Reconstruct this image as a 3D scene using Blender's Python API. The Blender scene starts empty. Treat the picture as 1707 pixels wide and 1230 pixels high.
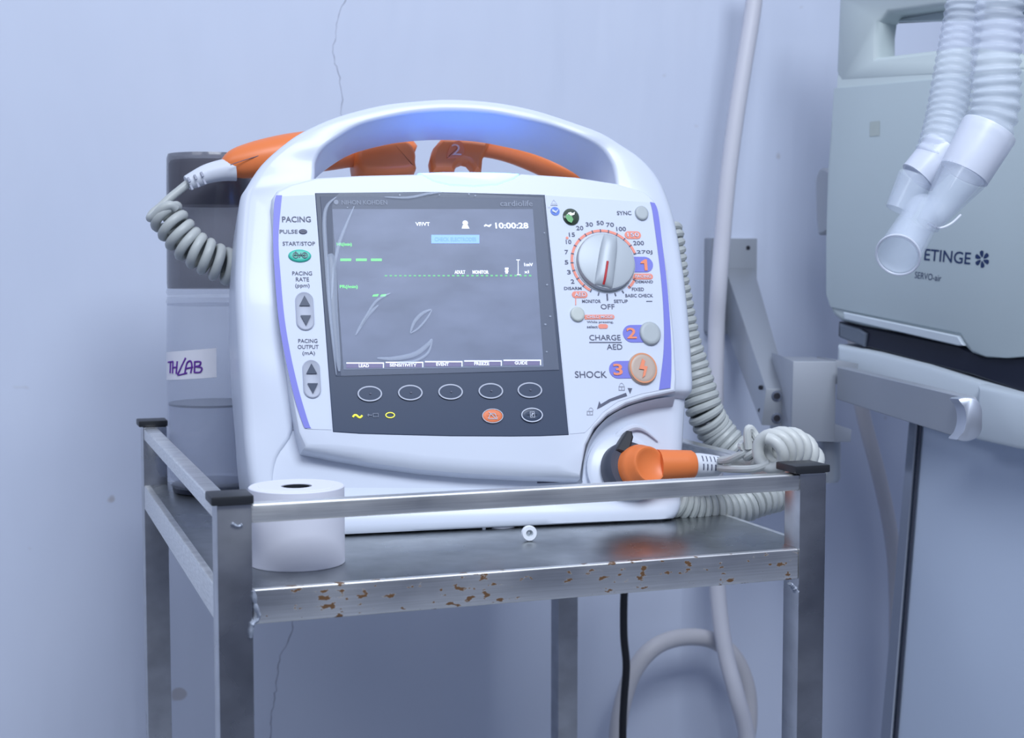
import bpy, bmesh, math, random
from mathutils import Vector, Matrix
random.seed(7)
R = math.radians
SC = bpy.context.scene
COL = SC.collection

# ------------------------------------------------------------------ camera
F_PX, CX, CY = 2400.0, 853.5, 615.0
TH = math.atan(168/F_PX); PHI = R(19.77)
CW = Vector((math.sin(PHI)*math.cos(TH), math.cos(PHI)*math.cos(TH), -math.sin(TH)))
CR = Vector((math.cos(PHI), -math.sin(PHI), 0))
CU = CR.cross(CW)
def ray(x, y): return CW + CR*((x-CX)/F_PX) - CU*((y-CY)/F_PX)
CAM = Vector((0, 0, .95)) - ray(361, 843)*1.0
cd = bpy.data.cameras.new('camera'); cam = bpy.data.objects.new('camera', cd); COL.objects.link(cam)
cam.matrix_world = Matrix.Translation(CAM) @ Matrix((CR, CU, -CW)).transposed().to_4x4()
cd.sensor_width = 36; cd.lens = 36*F_PX/1707
cd.clip_start = .05; cd.clip_end = 50
cd.dof.use_dof = True; cd.dof.focus_distance = 1.24; cd.dof.aperture_fstop = 9
SC.camera = cam
def at(x, y, n, d):
    n = Vector(n); r = ray(x, y); return CAM + r*((d - n.dot(CAM))/n.dot(r))
def atZ(x, y, z): return CAM + ray(x, y)*z          # at a distance along the view axis
def atY(x, y, Y): return at(x, y, (0, 1, 0), Y)

# ------------------------------------------------------------------ world, lamps, exposure
W = bpy.data.worlds.new('room_light'); SC.world = W; W.use_nodes = True
bg = W.node_tree.nodes['Background']
_N = W.node_tree.nodes; _L = W.node_tree.links
_tc0 = _N.new('ShaderNodeTexCoord'); _sx = _N.new('ShaderNodeSeparateXYZ'); _rp = _N.new('ShaderNodeValToRGB')
_mr = _N.new('ShaderNodeMapRange'); _mr.inputs['From Min'].default_value = -1
_L.new(_tc0.outputs['Generated'], _sx.inputs[0]); _L.new(_sx.outputs['Z'], _mr.inputs['Value']); _L.new(_mr.outputs[0], _rp.inputs[0]); _L.new(_rp.outputs[0], bg.inputs[0])
_e = _rp.color_ramp.elements     # a plain room: grey floor, darker far side, bright ceiling
_e[0].position = .30; _e[0].color = (.05, .075, .15, 1); _e[1].position = .98; _e[1].color = (1.0, 1.1, 1.36, 1)
for _p, _c in ((.46, (.055, .07, .125)), (.54, (.155, .185, .285)), (.75, (.42, .50, .74))): _q = _e.new(_p); _q.color = (*_c, 1)
bg.inputs[1].default_value = .62
def lamp(name, loc, target, size, power, col):
    l = bpy.data.lights.new(name, 'AREA'); l.shape = 'RECTANGLE'; l.size, l.size_y = size
    l.energy = power; l.color = col
    o = bpy.data.objects.new(name, l); COL.objects.link(o); o.location = loc
    o.rotation_euler = (Vector(target)-Vector(loc)).to_track_quat('-Z', 'Y').to_euler()
    return o
lamp('ceiling_light_front', (.30, -1.15, 2.5), (.35, .3, .9), (1.1, .6), 34, (.84, .91, 1))
lamp('ceiling_light_side', (-1.3, -.9, 2.5), (.2, .4, 1), (1.0, .6), 10, (.84, .90, 1))
vs = SC.view_settings
vs.view_transform = 'Standard'; vs.look = 'None'; vs.gamma = 1; vs.use_curve_mapping = False
vs.exposure = .12

# ------------------------------------------------------------------ materials
def mat(name, col, rough=.5, metal=0, emit=None, es=0, alpha=1, trans=0, ior=1.45, coat=0, spec=.5):
    m = bpy.data.materials.new(name); m.use_nodes = True
    b = m.node_tree.nodes['Principled BSDF']
    b.inputs['Base Color'].default_value = (*col, 1); b.inputs['Roughness'].default_value = rough
    b.inputs['Metallic'].default_value = metal; b.inputs['IOR'].default_value = ior
    b.inputs['Transmission Weight'].default_value = trans; b.inputs['Coat Weight'].default_value = coat
    b.inputs['Alpha'].default_value = alpha; b.inputs['Specular IOR Level'].default_value = spec
    if emit: b.inputs['Emission Color'].default_value = (*emit, 1); b.inputs['Emission Strength'].default_value = es
    return m
def nodes(m): return m.node_tree.nodes, m.node_tree.links, m.node_tree.nodes['Principled BSDF']
def noise(m, scale, detail=4, stretch=(1, 1, 1), coord='Object'):
    N, L, b = nodes(m)
    tc = N.new('ShaderNodeTexCoord'); mp = N.new('ShaderNodeMapping'); mp.inputs['Scale'].default_value = stretch
    t = N.new('ShaderNodeTexNoise'); t.inputs['Scale'].default_value = scale; t.inputs['Detail'].default_value = detail
    L.new(tc.outputs[coord], mp.inputs[0]); L.new(mp.outputs[0], t.inputs['Vector'])
    return t.outputs['Fac']
def ramp(m, fac, stops):
    N, L, b = nodes(m); r = N.new('ShaderNodeValToRGB'); e = r.color_ramp.elements
    e[0].position, e[0].color = stops[0][0], (*stops[0][1], 1); e[1].position, e[1].color = stops[-1][0], (*stops[-1][1], 1)
    for p, c in stops[1:-1]: q = e.new(p); q.color = (*c, 1)
    L.new(fac, r.inputs[0]); return r.outputs[0]
def mix(m, fac, a, b2):
    N, L, b = nodes(m); x = N.new('ShaderNodeMix'); x.data_type = 'RGBA'
    for s, v in ((x.inputs[0], fac), (x.inputs[6], a), (x.inputs[7], b2)):
        if isinstance(v, (int, float)): s.default_value = v
        elif isinstance(v, tuple): s.default_value = (*v, 1)
        else: L.new(v, s)
    return x.outputs[2]
def setin(m, sock, val): N, L, b = nodes(m); L.new(val, b.inputs[sock])
def bump(m, h, strength=.2, dist=.001):
    N, L, b = nodes(m); k = N.new('ShaderNodeBump'); k.inputs['Strength'].default_value = strength; k.inputs['Distance'].default_value = dist
    L.new(h, k.inputs['Height']); L.new(k.outputs[0], b.inputs['Normal'])

M = {}
M['wall'] = mat('painted_wall', (.62, .65, .74), .6)
w1 = noise(M['wall'], 3, 5); w2 = noise(M['wall'], 2.2, 6, (1, 1, 1))
c = ramp(M['wall'], w1, [(.3, (.585, .64, .775)), (.7, (.615, .665, .79))])
sp = ramp(M['wall'], noise(M['wall'], 26, 1), [(.765, (0, 0, 0)), (.80, (1, 1, 1))])
setin(M['wall'], 'Base Color', mix(M['wall'], sp, c, (.47, .47, .52)))
bump(M['wall'], noise(M['wall'], 5, 3, (1.6, 1, .35)), .5, .02)
M['crack'] = mat('wall_crack', (.36, .38, .46), .9)
M['floor'] = mat('floor_tile', (.35, .37, .40), .35)
setin(M['floor'], 'Base Color', ramp(M['floor'], noise(M['floor'], 8), [(.3, (.30, .32, .36)), (.7, (.4, .42, .46))]))
def steel(name, base, rust=0, rough=.3, stretch=(1.2, 6, 60)):
    m = mat(name, base, rough, 1)
    s = noise(m, 14, 6, stretch)
    cc = ramp(m, s, [(.25, tuple(v*.82 for v in base)), (.75, tuple(min(1, v*1.12) for v in base))])
    rr = ramp(m, noise(m, 9, 5), [(.3, (rough*.75,)*3), (.7, (rough*1.35,)*3)])
    if rust:
        a = noise(m, 100, 6, (1, 1, 2.0)); bb = noise(m, 9, 2)
        N, L, b = nodes(m); ml = N.new('ShaderNodeMath'); ml.operation = 'MULTIPLY_ADD'; ml.inputs[1].default_value = .5
        L.new(bb, ml.inputs[0]); L.new(a, ml.inputs[2])
        mask = ramp(m, ml.outputs[0], [(rust, (0, 0, 0)), (rust+.03, (1, 1, 1))])
        cc = mix(m, mask, cc, (.15, .08, .038))
        setin(m, 'Metallic', ramp(m, ml.outputs[0], [(rust, (1, 1, 1)), (rust+.03, (.1,)*3)]))
    setin(m, 'Base Color', cc); setin(m, 'Roughness', rr)
    return m
M['steel'] = steel('stainless_steel', (.86, .86, .84), rough=.36)
M['post'] = steel('dull_steel_post', (.54, .55, .57), rough=.30, stretch=(2, 2, 3))
M['apron'] = steel('rust_spotted_steel', (.92, .92, .89), rust=.85, rough=.34)
M['shelf'] = steel('worn_steel_sheet', (.37, .39, .40), rough=.28, stretch=(3, 3, 3))
M['weld'] = mat('weld_bead', (.38, .42, .50), .6, .6)
M['cap'] = mat('black_plastic_cap', (.018, .02, .025), .45)
M['white'] = mat('white_abs', (.60, .645, .745), .33, coat=.1)
M['bezel'] = mat('white_bezel', (.61, .655, .755), .36)
M['panel'] = mat('panel_white', (.59, .64, .76), .45, spec=.35)
M['seam'] = mat('seam_grey', (.30, .32, .38), .6)
M['gloss'] = mat('display_surround', (.052, .070, .115), .3, spec=.2)
M['glass'] = mat('display_glass', (.11, .125, .18), .35, spec=.2, emit=(.25, .30, .48), es=.10)
setin(M['glass'], 'Base Color', ramp(M['glass'], noise(M['glass'], 16, 6, (1, 2.2, 1)), [(.3, (.105, .128, .195)), (.75, (.175, .205, .30))]))  # mottled grey paints in the haze that the film reflects
M['sframe'] = mat('screen_margin', (.062, .080, .13), .35, spec=.2)
M['film'] = mat('clear_film', (.62, .68, .80), .3, alpha=.055, spec=.3)
M['wrinkle'] = mat('film_crease', (.62, .70, .85), .3, alpha=.22)
M['green'] = mat('readout_green', (.1, .5, .15), .5, emit=(.16, .80, .22), es=.75)
M['dimgreen'] = mat('readout_trace', (.1, .4, .15), .5, emit=(.10, .50, .20), es=.5)
M['rwhite'] = mat('readout_white', (.6, .6, .7), .5, emit=(.75, .85, 1), es=.72)
M['rblue'] = mat('readout_blue', (.15, .3, .7), .5, emit=(.22, .42, 1), es=.75)
M['rblue2'] = mat('readout_blue_text', (.12, .26, .6), .5, emit=(.15, .32, .8), es=.7)
M['keybar'] = mat('readout_key_bar', (.12, .10, .22), .5, emit=(.14, .11, .25), es=.25)
M['dimtext'] = mat('grey_print_on_glass', (.22, .25, .33), .5)
M['ink'] = mat('dark_print', (.085, .095, .15), .5)
M['greyink'] = mat('grey_print', (.36, .38, .46), .5)
M['paleink'] = mat('pale_print', (.52, .56, .66), .5)
M['violet'] = mat('violet_stripe', (.17, .18, .60), .45)
M['blueink'] = mat('blue_print', (.10, .20, .62), .5)
M['redink'] = mat('orange_red_print', (.80, .26, .19), .5)
M['redink2'] = mat('orange_print', (.82, .25, .13), .5)
M['orange'] = mat('orange_plastic', (.75, .195, .055), .38)
M['orange2'] = mat('orange_plastic_dull', (.76, .20, .08), .5)
M['greyb'] = mat('grey_button', (.40, .44, .46), .45)
M['greybl'] = mat('grey_recess', (.42, .45, .54), .5)
M['pale'] = mat('pale_button', (.48, .52, .50), .45)
M['shock'] = mat('shock_button', (.47, .37, .31), .4)
M['teal'] = mat('teal_button', (.045, .47, .36), .4)
M['yellow'] = mat('yellow_lamp', (.7, .7, .05), .4, emit=(.9, .9, .05), es=.7)
M['lens'] = mat('alarm_lens', (.45, .75, .95), .3, emit=(.065, .22, 1.0), es=6.5)
M['dial'] = mat('dial_silver', (.43, .47, .51), .42, .1, spec=.35)
M['needle'] = mat('red_needle', (.50, .03, .035), .4)
M['black'] = mat('black_rubber', (.02, .023, .03), .4)
M['lampg'] = mat('dark_lamp_glass', (.05, .07, .05), .06, coat=.6)
M['lampgreen'] = mat('green_lamp_disc', (.04, .30, .06), .3)
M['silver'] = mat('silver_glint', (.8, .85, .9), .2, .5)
M['dark'] = mat('charcoal_ring', (.06, .068, .095), .42)
M['cord'] = mat('grey_cord', (.43, .455, .45), .42)
M['cordlight'] = mat('light_grey_cord', (.52, .54, .53), .38)
M['boot'] = mat('pale_strain_relief', (.60, .63, .70), .45)
M['paper'] = mat('thermal_paper', (.68, .69, .78), .7)
M['paperend'] = mat('paper_roll_end', (.76, .76, .76), .75)
N_, L_, B_ = nodes(M['paperend'])
M['smoke'] = mat('smoked_plastic', (.13, .13, .16), .15, alpha=.66)
M['clear'] = mat('clear_plastic', (.55, .60, .74), .08, alpha=.30)
M['fluid'] = mat('dark_disc', (.06, .07, .10), .2, alpha=.8)
M['fluidb'] = mat('clear_fluid', (.42, .47, .62), .1, alpha=.35)
M['tape'] = mat('white_tape', (.78, .78, .84), .6)
M['marker'] = mat('purple_marker', (.13, .03, .32), .6)
M['alu'] = mat('anodised_aluminium', (.40, .425, .46), .42, .75)
M['alud'] = mat('aluminium_rougher', (.40, .425, .46), .45, .75)  # same colour as the anodised aluminium, slightly rougher
M['alup'] = mat('grey_painted_metal', (.36, .385, .43), .5, .35)
M['hole'] = mat('dark_bore', (.03, .03, .04), .5, .4)
M['chrome'] = mat('satin_chrome', (.62, .65, .70), .2, 1)
M['vent'] = mat('ventilator_shell', (.43, .50, .53), .45)
M['ventlight'] = mat('ventilator_shell_pale', (.52, .59, .60), .45)
M['slab'] = mat('ventilator_shelf', (.50, .56, .62), .45)
M['column'] = mat('ventilator_column', (.54, .62, .76), .4, .1)
M['gap'] = mat('black_joint', (.012, .015, .03), .35)
M['logo'] = mat('navy_logo', (.012, .03, .10), .5)
M['hose'] = mat('white_hose', (.60, .60, .66), .4)
M['hosed'] = mat('beige_hose', (.56, .55, .58), .5)
M['cable'] = mat('black_cable', (.012, .013, .018), .35)
M['tube'] = mat('corrugated_clear', (.70, .76, .86), .25, alpha=.33)
M['cuff'] = mat('cloudy_cuff', (.74, .78, .88), .3, alpha=.68)
M['ypiece'] = mat('clear_connector', (.68, .75, .86), .1, alpha=.30)
M['nylon'] = mat('white_nylon', (.75, .78, .84), .35)

# ------------------------------------------------------------------ mesh helpers
class MB:
    def __init__(s): s.v = []; s.f = []; s.m = []; s.k = 0
    def mat(s, k): s.k = k; return s
    def add(s, vs, fs):
        o = len(s.v); s.v += [Vector(p) for p in vs]
        for f in fs: s.f.append([i+o for i in f]); s.m.append(s.k)
        return s
    def loft(s, rings, cap0=True, cap1=True, closed=True):
        n = len(rings[0]); vs = [p for r in rings for p in r]; fs = []
        for i in range(len(rings)-1):
            for j in range(n if closed else n-1):
                a = i*n+j; b = i*n+(j+1) % n; fs.append((a, b, b+n, a+n))
        if cap0: fs.append(tuple(reversed(range(n))))
        if cap1: fs.append(tuple(range((len(rings)-1)*n, len(rings)*n)))
        return s.add(vs, fs)
    def prism(s, pts, levels, fn=None):
        """pts: 2-D outline; levels: (depth, inset or per-vertex list); front (first) to back"""
        fn = fn or (lambda u, v, d: Vector((u, v, d)))
        n = len(pts); A = sum(pts[i][0]*pts[(i+1) % n][1]-pts[(i+1) % n][0]*pts[i][1] for i in range(n))
        if A < 0: pts = pts[::-1]; levels = [(d, i[::-1] if isinstance(i, list) else i) for d, i in levels]
        nr = []
        for i in range(n):
            a, b, c_ = Vector(pts[i-1]), Vector(pts[i]), Vector(pts[(i+1) % n])
            e1 = (b-a).normalized(); e2 = (c_-b).normalized(); n1 = Vector((-e1.y, e1.x)); n2 = Vector((-e2.y, e2.x))
            q = (n1+n2); q = q/max(.35, q.length**2/2) if q.length > 1e-6 else n1
            nr.append(q)
        rings = []
        for d, ins in levels:
            rings.append([fn(pts[i][0]+nr[i].x*(ins[i] if isinstance(ins, list) else ins), pts[i][1]+nr[i].y*(ins[i] if isinstance(ins, list) else ins), d) for i in range(n)])
        return s.loft(rings[::-1])
    def tube(s, path, rad, n=12, caps=True, squash=None):
        path = [Vector(p) for p in path]; m = len(path)
        rad = rad if isinstance(rad, (list, tuple)) else [rad]*m
        t0 = (path[1]-path[0]).normalized(); up = Vector((0, 0, 1)) if abs(t0.z) < .9 else Vector((1, 0, 0))
        nx = t0.cross(up).normalized(); rings = []
        for i in range(m):
            t = (path[min(i+1, m-1)]-path[max(i-1, 0)]).normalized()
            nx = (nx - t*nx.dot(t)).normalized(); ny = t.cross(nx)
            sy = squash if squash else 1
            rings.append([path[i]+nx*(rad[i]*math.cos(2*math.pi*k/n))+ny*(rad[i]*sy*math.sin(2*math.pi*k/n)) for k in range(n)])
        return s.loft(rings, caps, caps)
    def hexa(s, p):  # 8 points: 0-3 one face, 4-7 opposite face
        return s.add(p, [(0, 1, 2, 3), (7, 6, 5, 4), (0, 4, 5, 1), (1, 5, 6, 2), (2, 6, 7, 3), (3, 7, 4, 0)])
    def box(s, a, b):
        x0, y0, z0 = a; x1, y1, z1 = b
        return s.hexa([(x0, y0, z0), (x1, y0, z0), (x1, y1, z0), (x0, y1, z0), (x0, y0, z1), (x1, y0, z1), (x1, y1, z1), (x0, y1, z1)])
    def lathe(s, prof, o=(0, 0, 0), ax=(0, 0, 1), n=40, caps=True):
        o = Vector(o); ax = Vector(ax).normalized(); x = ax.orthogonal().normalized(); y = ax.cross(x)
        rings = [[o+ax*h+x*(r*math.cos(2*math.pi*k/n))+y*(r*math.sin(2*math.pi*k/n)) for k in range(n)] for r, h in prof]
        return s.loft(rings, caps, caps)
    def build(s, name, mats, parent=None, bevel=0, seg=2, ang=35, sub=0, smooth=True):
        me = bpy.data.meshes.new(name); me.from_pydata([tuple(p) for p in s.v], [], s.f)
        for m in (mats if isinstance(mats, (list, tuple)) else [mats]): me.materials.append(m)
        for p, k in zip(me.polygons, s.m): p.material_index = k; p.use_smooth = smooth
        bm = bmesh.new(); bm.from_mesh(me); bmesh.ops.recalc_face_normals(bm, faces=bm.faces)
        if bevel:
            es = [e for e in bm.edges if len(e.link_faces) == 2 and e.calc_face_angle(0) > R(30)]
            bmesh.ops.bevel(bm, geom=es, offset=bevel, segments=seg, affect='EDGES', profile=.6, clamp_overlap=True)
            for f in bm.faces: f.smooth = True
        bm.to_mesh(me); bm.free()
        if smooth: me.set_sharp_from_angle(angle=R(ang))
        o = bpy.data.objects.new(name, me); COL.objects.link(o)
        if parent: o.parent = parent
        if sub:
            md = o.modifiers.new('subdivision', 'SUBSURF'); md.levels = md.render_levels = sub
        return o
def smooth_path(pts, k=8, closed=False):
    pts = [Vector(p) for p in pts]; out = []; n = len(pts)
    for i in range(n if closed else n-1):
        if closed: p0, p1, p2, p3 = pts[i-1], pts[i], pts[(i+1) % n], pts[(i+2) % n]
        else: p0, p1, p2, p3 = pts[max(i-1, 0)], pts[i], pts[i+1], pts[min(i+2, n-1)]
        for j in range(k):
            t = j/k; out.append(.5*((2*p1)+(p2-p0)*t+(2*p0-5*p1+4*p2-p3)*t*t+(3*p1-p0-3*p2+p3)*t**3))
    if not closed: out.append(pts[-1])
    return out
def resample(pts, n):
    L = [0]
    for a, b in zip(pts, pts[1:]): L.append(L[-1]+(b-a).length)
    out = []; j = 0
    for i in range(n):
        s = L[-1]*i/(n-1)
        while j < len(L)-2 and L[j+1] < s: j += 1
        t = (s-L[j])/max(1e-9, L[j+1]-L[j]); out.append(pts[j].lerp(pts[j+1], min(1, max(0, t))))
    return out, L[-1]
def coil_path(path, rad, turns, seg=18, phase=0, lead=None):
    """helix wound round a path; rad may be a function of 0..1"""
    n = int(turns*seg)+1; c, _ = resample(smooth_path(path, 14), n)
    t0 = (c[1]-c[0]).normalized(); nx = t0.orthogonal().normalized(); out = []
    for i in range(n):
        t = (c[min(i+1, n-1)]-c[max(i-1, 0)]).normalized(); nx = (nx-t*nx.dot(t)).normalized(); ny = t.cross(nx)
        a = 2*math.pi*i/seg+phase; r = rad(i/(n-1)) if callable(rad) else rad
        out.append(c[i]+nx*(r*math.cos(a))+ny*(r*math.sin(a)))
    return out
_tc = {}
def text_mesh(txt, bold=0):
    key = (txt, bold)
    if key in _tc: return _tc[key]
    cu = bpy.data.curves.new('t', 'FONT'); cu.body = txt; cu.size = 1; cu.resolution_u = 3; cu.offset = bold; cu.align_x = 'LEFT'
    ob = bpy.data.objects.new('t', cu); COL.objects.link(ob)
    bpy.context.view_layer.update()
    me = bpy.data.meshes.new_from_object(ob.evaluated_get(bpy.context.evaluated_depsgraph_get()))
    v = [tuple(p.co) for p in me.vertices]; f = [tuple(p.vertices) for p in me.polygons]
    bpy.data.objects.remove(ob); bpy.data.curves.remove(cu); bpy.data.meshes.remove(me)
    _tc[key] = (v, f); return v, f
def put_text(mb, txt, u0, u1, v0, v1, d, fn=None, bold=0, shear=0):
    """fills the rectangle u0..u1 x v0..v1 of a plane with the word"""
    v, f = text_mesh(txt, bold)
    xs = [p[0] for p in v]; ys = [p[1] for p in v]
    ax, bx, ay, by = min(xs), max(xs), min(ys), max(ys)
    fn = fn or (lambda u, v_, d_: Vector((u, v_, d_)))
    mb.add([fn(u0+(p[0]-ax)/(bx-ax)*(u1-u0)+shear*(p[1]-ay), v0+(p[1]-ay)/(by-ay)*(v1-v0), d) for p in v], f)
def empty(name, loc, label, cat, group=None):
    o = bpy.data.objects.new(name, None); COL.objects.link(o); o.location = loc; o.empty_display_size = .05
    o['label'] = label; o['category'] = cat
    if group: o['group'] = group
    return o
def wparent(o, root):      # parts built in world coordinates under an empty at root
    o.parent = root; o.matrix_parent_inverse = Matrix.Translation(root.location).inverted(); return o
def circle(cu, cv, r, n=32, ry=None): ry = ry or r; return [(cu+r*math.cos(2*math.pi*k/n), cv+ry*math.sin(2*math.pi*k/n)) for k in range(n)]
def lbl(o, t): o['label'] = t; return o

# ------------------------------------------------------------------ setting
YW = .74
wall = MB().add([(-2.2, YW, -.02), (3.4, YW, -.02), (3.4, YW, 2.7), (-2.2, YW, 2.7), (-2.2, YW+.12, -.02), (3.4, YW+.12, -.02), (3.4, YW+.12, 2.7), (-2.2, YW+.12, 2.7)],
                [(0, 1, 2, 3), (7, 6, 5, 4), (0, 4, 5, 1), (1, 5, 6, 2), (2, 6, 7, 3), (3, 7, 4, 0)]).build('wall_back', M['wall'])
wall['kind'] = 'structure'
fl = MB().box((-2.2, -3.2, -.1), (3.4, YW, 0)).build('floor', M['floor']); fl['kind'] = 'structure'
bb = MB().box((-2.2, YW-.012, 0), (3.4, YW, .09)).build('baseboard_back', M['panel'], bevel=.002); bb['kind'] = 'structure'
def crack(pts, r):
    p = []
    for q in smooth_path([atY(x, y, YW) for x, y in pts], 7):
        p.append(q+Vector((random.uniform(-.0016, .0016), 0, random.uniform(-.0012, .0012))))
    m = MB(); m.tube(p, [r*random.uniform(.5, 1.3) for _ in p], 5); return m
crack([(577, -5), (562, 40), (556, 88), (566, 130), (570, 190), (562, 225)], .0005).build('crack', M['crack'], wall)
crack([(487, 1030), (484, 1062), (466, 1100), (460, 1150), (453, 1190), (449, 1240)], .0006).build('crack', M['crack'], wall)

# ------------------------------------------------------------------ trolley
WX = atY(1378, 795, 0).x; DY = .55; ZT = .95; ZS = .889; ZA = .864
tr = empty('steel_trolley', (0, 0, 0), 'stainless steel trolley with rusty front edge and black corner caps under the defibrillator', 'trolley')
def tp(mb, name, m, **k):
    return mb.build(name, m, tr, **k)
P = .0245
for x, y in ((0, 0), (WX-P, 0), (0, DY-P), (WX-P, DY-P)):
    # angle-iron / box posts
    tp(MB().box((x, y, .075), (x+P, y+P, ZT)), 'post', M['post'], bevel=.0016)
    sx = -.004 if x == 0 else -.006
    cp = tp(MB().box((x+sx, y-.001 if y else y-.003, ZT+.0002), (x+P+.001 if x == 0 else x+P+.0015, y+P+.004, ZT+.0065)), 'corner_cap', M['cap'], bevel=.0012)
    w_ = MB(); w_.lathe([(.008, -.012), (.034, -.012), (.037, -.008), (.037, .008), (.034, .012), (.008, .012)], (x+P/2, y+P/2, .037), (0, 1, 0), 24)
    w_.box((x+P/2-.008, y+P/2-.018, .037), (x+P/2+.008, y+P/2-.014, .078)); w_.box((x+P/2-.008, y+P/2+.014, .037), (x+P/2+.008, y+P/2+.018, .078))
    tp(w_, 'caster', M['black'], bevel=0)
RH = .0135
tp(MB().box((P-.001, .001, ZT-RH-.0005), (WX-P+.001, .015, ZT-.0005)), 'guard_rail', M['steel'], bevel=.0026, seg=3)
tp(MB().box((.001, P-.001, ZT-RH-.0005), (.015, DY-P+.001, ZT-.0005)), 'guard_rail', M['steel'], bevel=.0026, seg=3)
tp(MB().box((WX-.016, P-.001, ZT-RH-.0005), (WX-.002, DY-P+.001, ZT-.0005)), 'guard_rail', M['steel'], bevel=.0026, seg=3)
sh = MB().box((.006, .006, ZS-.002), (WX-.006, DY-.006, ZS)); tp(sh, 'shelf', M['shelf'], bevel=.0005)
ap = MB(); ap.box((P, .0005, ZA), (WX-P, .0075, ZS-.0002)); tp(ap, 'shelf_edge', M['apron'], bevel=.0018, seg=3)
for a, b in (((.0005, P, ZA), (.0075, DY-P, ZS)), ((WX-.0075, P, ZA), (WX-.0005, DY-P, ZS)), ((P, DY-.0075, ZA), (WX-P, DY-.0005, ZS))):
    tp(MB().box(a, b), 'shelf_edge', M['steel'], bevel=.0012)
tp(MB().box((.004, .004, .25), (WX-.004, DY-.004, .27)), 'lower_shelf', M['shelf'], bevel=.001)
def blob(pts, r, name):
    m = MB()
    p = smooth_path(pts, 5); m.tube(p, [r*random.uniform(.6, 1.15) for _ in p], 8, True, .5)
    tp(m, name, M['weld'])
blob([atY(423, 985, -.0003), atY(426, 1010, -.0004), atY(432, 1028, -.0004), atY(421, 1040, -.0004), atY(418, 1062, -.0004)], .0035, 'weld_bead')
blob([atY(1316, 972, 0), atY(1322, 978, 0), atY(1327, 986, 0)], .004, 'weld_bead')
blob([atY(386, 872, 0), atY(396, 877, 0), atY(404, 874, 0)], .0024, 'weld_bead')

# ------------------------------------------------------------------ defibrillator frame
YAW, LEAN = R(-5), R(20)
A = Vector((.2764, .149, ZS))
dU = Vector((math.cos(YAW), math.sin(YAW), 0)); dB = Vector((-math.sin(YAW), math.cos(YAW), 0))
dV = dB*math.sin(LEAN)+Vector((0, 0, 1))*math.cos(LEAN); dN = dU.cross(dV)
DM = Matrix((dU, dV, dN)).transposed().to_4x4(); DM.translation = A
_Ai = {}
def L(x, y, d=0):          # point of the front plane (offset d towards the viewer) in the machine's own u, v
    p = at(x, y, dN, dN.dot(A)+d)-A
    return (p.dot(dU), p.dot(dV))
def DW(u, v, d): return A+dU*u+dV*v+dN*d
CL, SL = math.cos(LEAN), math.sin(LEAN)
def clampf(u, v, d, lo=.003):
    z = v*CL+d*SL
    if z < lo: v += (lo-z)/CL if False else 0; k = (lo-z); v = v+k*CL; d = d+k*SL
    return Vector((u, v, d))
de = bpy.data.objects.new('defibrillator', None); COL.objects.link(de); de.matrix_world = DM; de.empty_display_size = .05
de['label'] = 'white and violet defibrillator monitor with carry handle and orange paddles on steel trolley'; de['category'] = 'defibrillator'
def dp(mb, name, m, parent=None, **k): return mb.build(name, m, parent or de, **k)

# housing: the back shell
def rnd(pts, k=6): return [(p.x, p.y) for p in smooth_path([(a, b, 0) for a, b in pts], k, True)]
ho = [(*L(*p[:2], p[2]),) for p in [
    (402, 480, -.09), (398, 560, -.09), (401, 640, -.09), (407, 720, -.08), (412, 780, -.07), (425, 840, -.05), (452, 878, -.03), (490, 893, -.02),
    (600, 899, -.01), (750, 897, -.01), (900, 889, -.01), (1050, 880, -.01), (1100, 874, -.01), (1122, 860, -.01), (1131, 838, -.015),
    (1141, 780, -.02), (1147, 700, -.02), (1149, 640, -.02), (1142, 560, -.02), (1130, 460, -.02), (1108, 360, -.02), (1060, 312, -.02),
    (900, 300, -.02), (700, 297, -.02), (540, 300, -.02), (470, 320, -.05), (425, 370, -.08), (408, 420, -.09)]]
ho = rnd(ho, 4)
m = MB(); m.prism(ho, [(-.019, .016), (-.0200, .010), (-.0235, .004), (-.029, .001), (-.036, 0), (-.075, 0), (-.105, .001), (-.13, .006), (-.145, .014), (-.152, .026)], clampf)
dp(m, 'housing', M['white'], ang=40)

NS = 44; rings = []
for k_ in range(NS+1):
    t_ = k_/NS; x_ = 432+(1139-432)*(.5-.5*math.cos(math.pi*t_))
    dl, dr_ = (x_-432), (1139-x_)
    yb = 905-(x_-500)*.0475 if x_ > 500 else 905-(500-x_)**2*.0045
    if dr_ < 38: yb -= 38-math.sqrt(max(0, 38**2-(38-dr_)**2))
    yt = 806+(x_-432)*.006
    e_ = min(1, math.sqrt(max(0, 1-(1-min(1, dl/45))**2)))*min(1, math.sqrt(max(0, 1-(1-min(1, dr_/30))**2)))
    ut, vt = L(x_, yt, -.018); ub, vb = L(x_, yb, -.010); row = []
    for a_, dd_ in ((0, -.0205), (.12, -.0175), (.25, -.0135), (.42, -.0105), (.6, -.0090), (.74, -.0088), (.84, -.0100), (.92, -.0130), (.97, -.0170), (1.0, -.0230), (1.0, -.05), (0, -.05)):
        row.append(clampf(ut+(ub-ut)*a_, vt+(vb-vt)*a_, -.0205+(dd_+.0205)*e_ if dd_ > -.0205 else dd_, .002))
    rings.append(row)
m = MB(); m.loft(rings); dp(m, 'base_lip', M['white'], ang=55)

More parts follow.
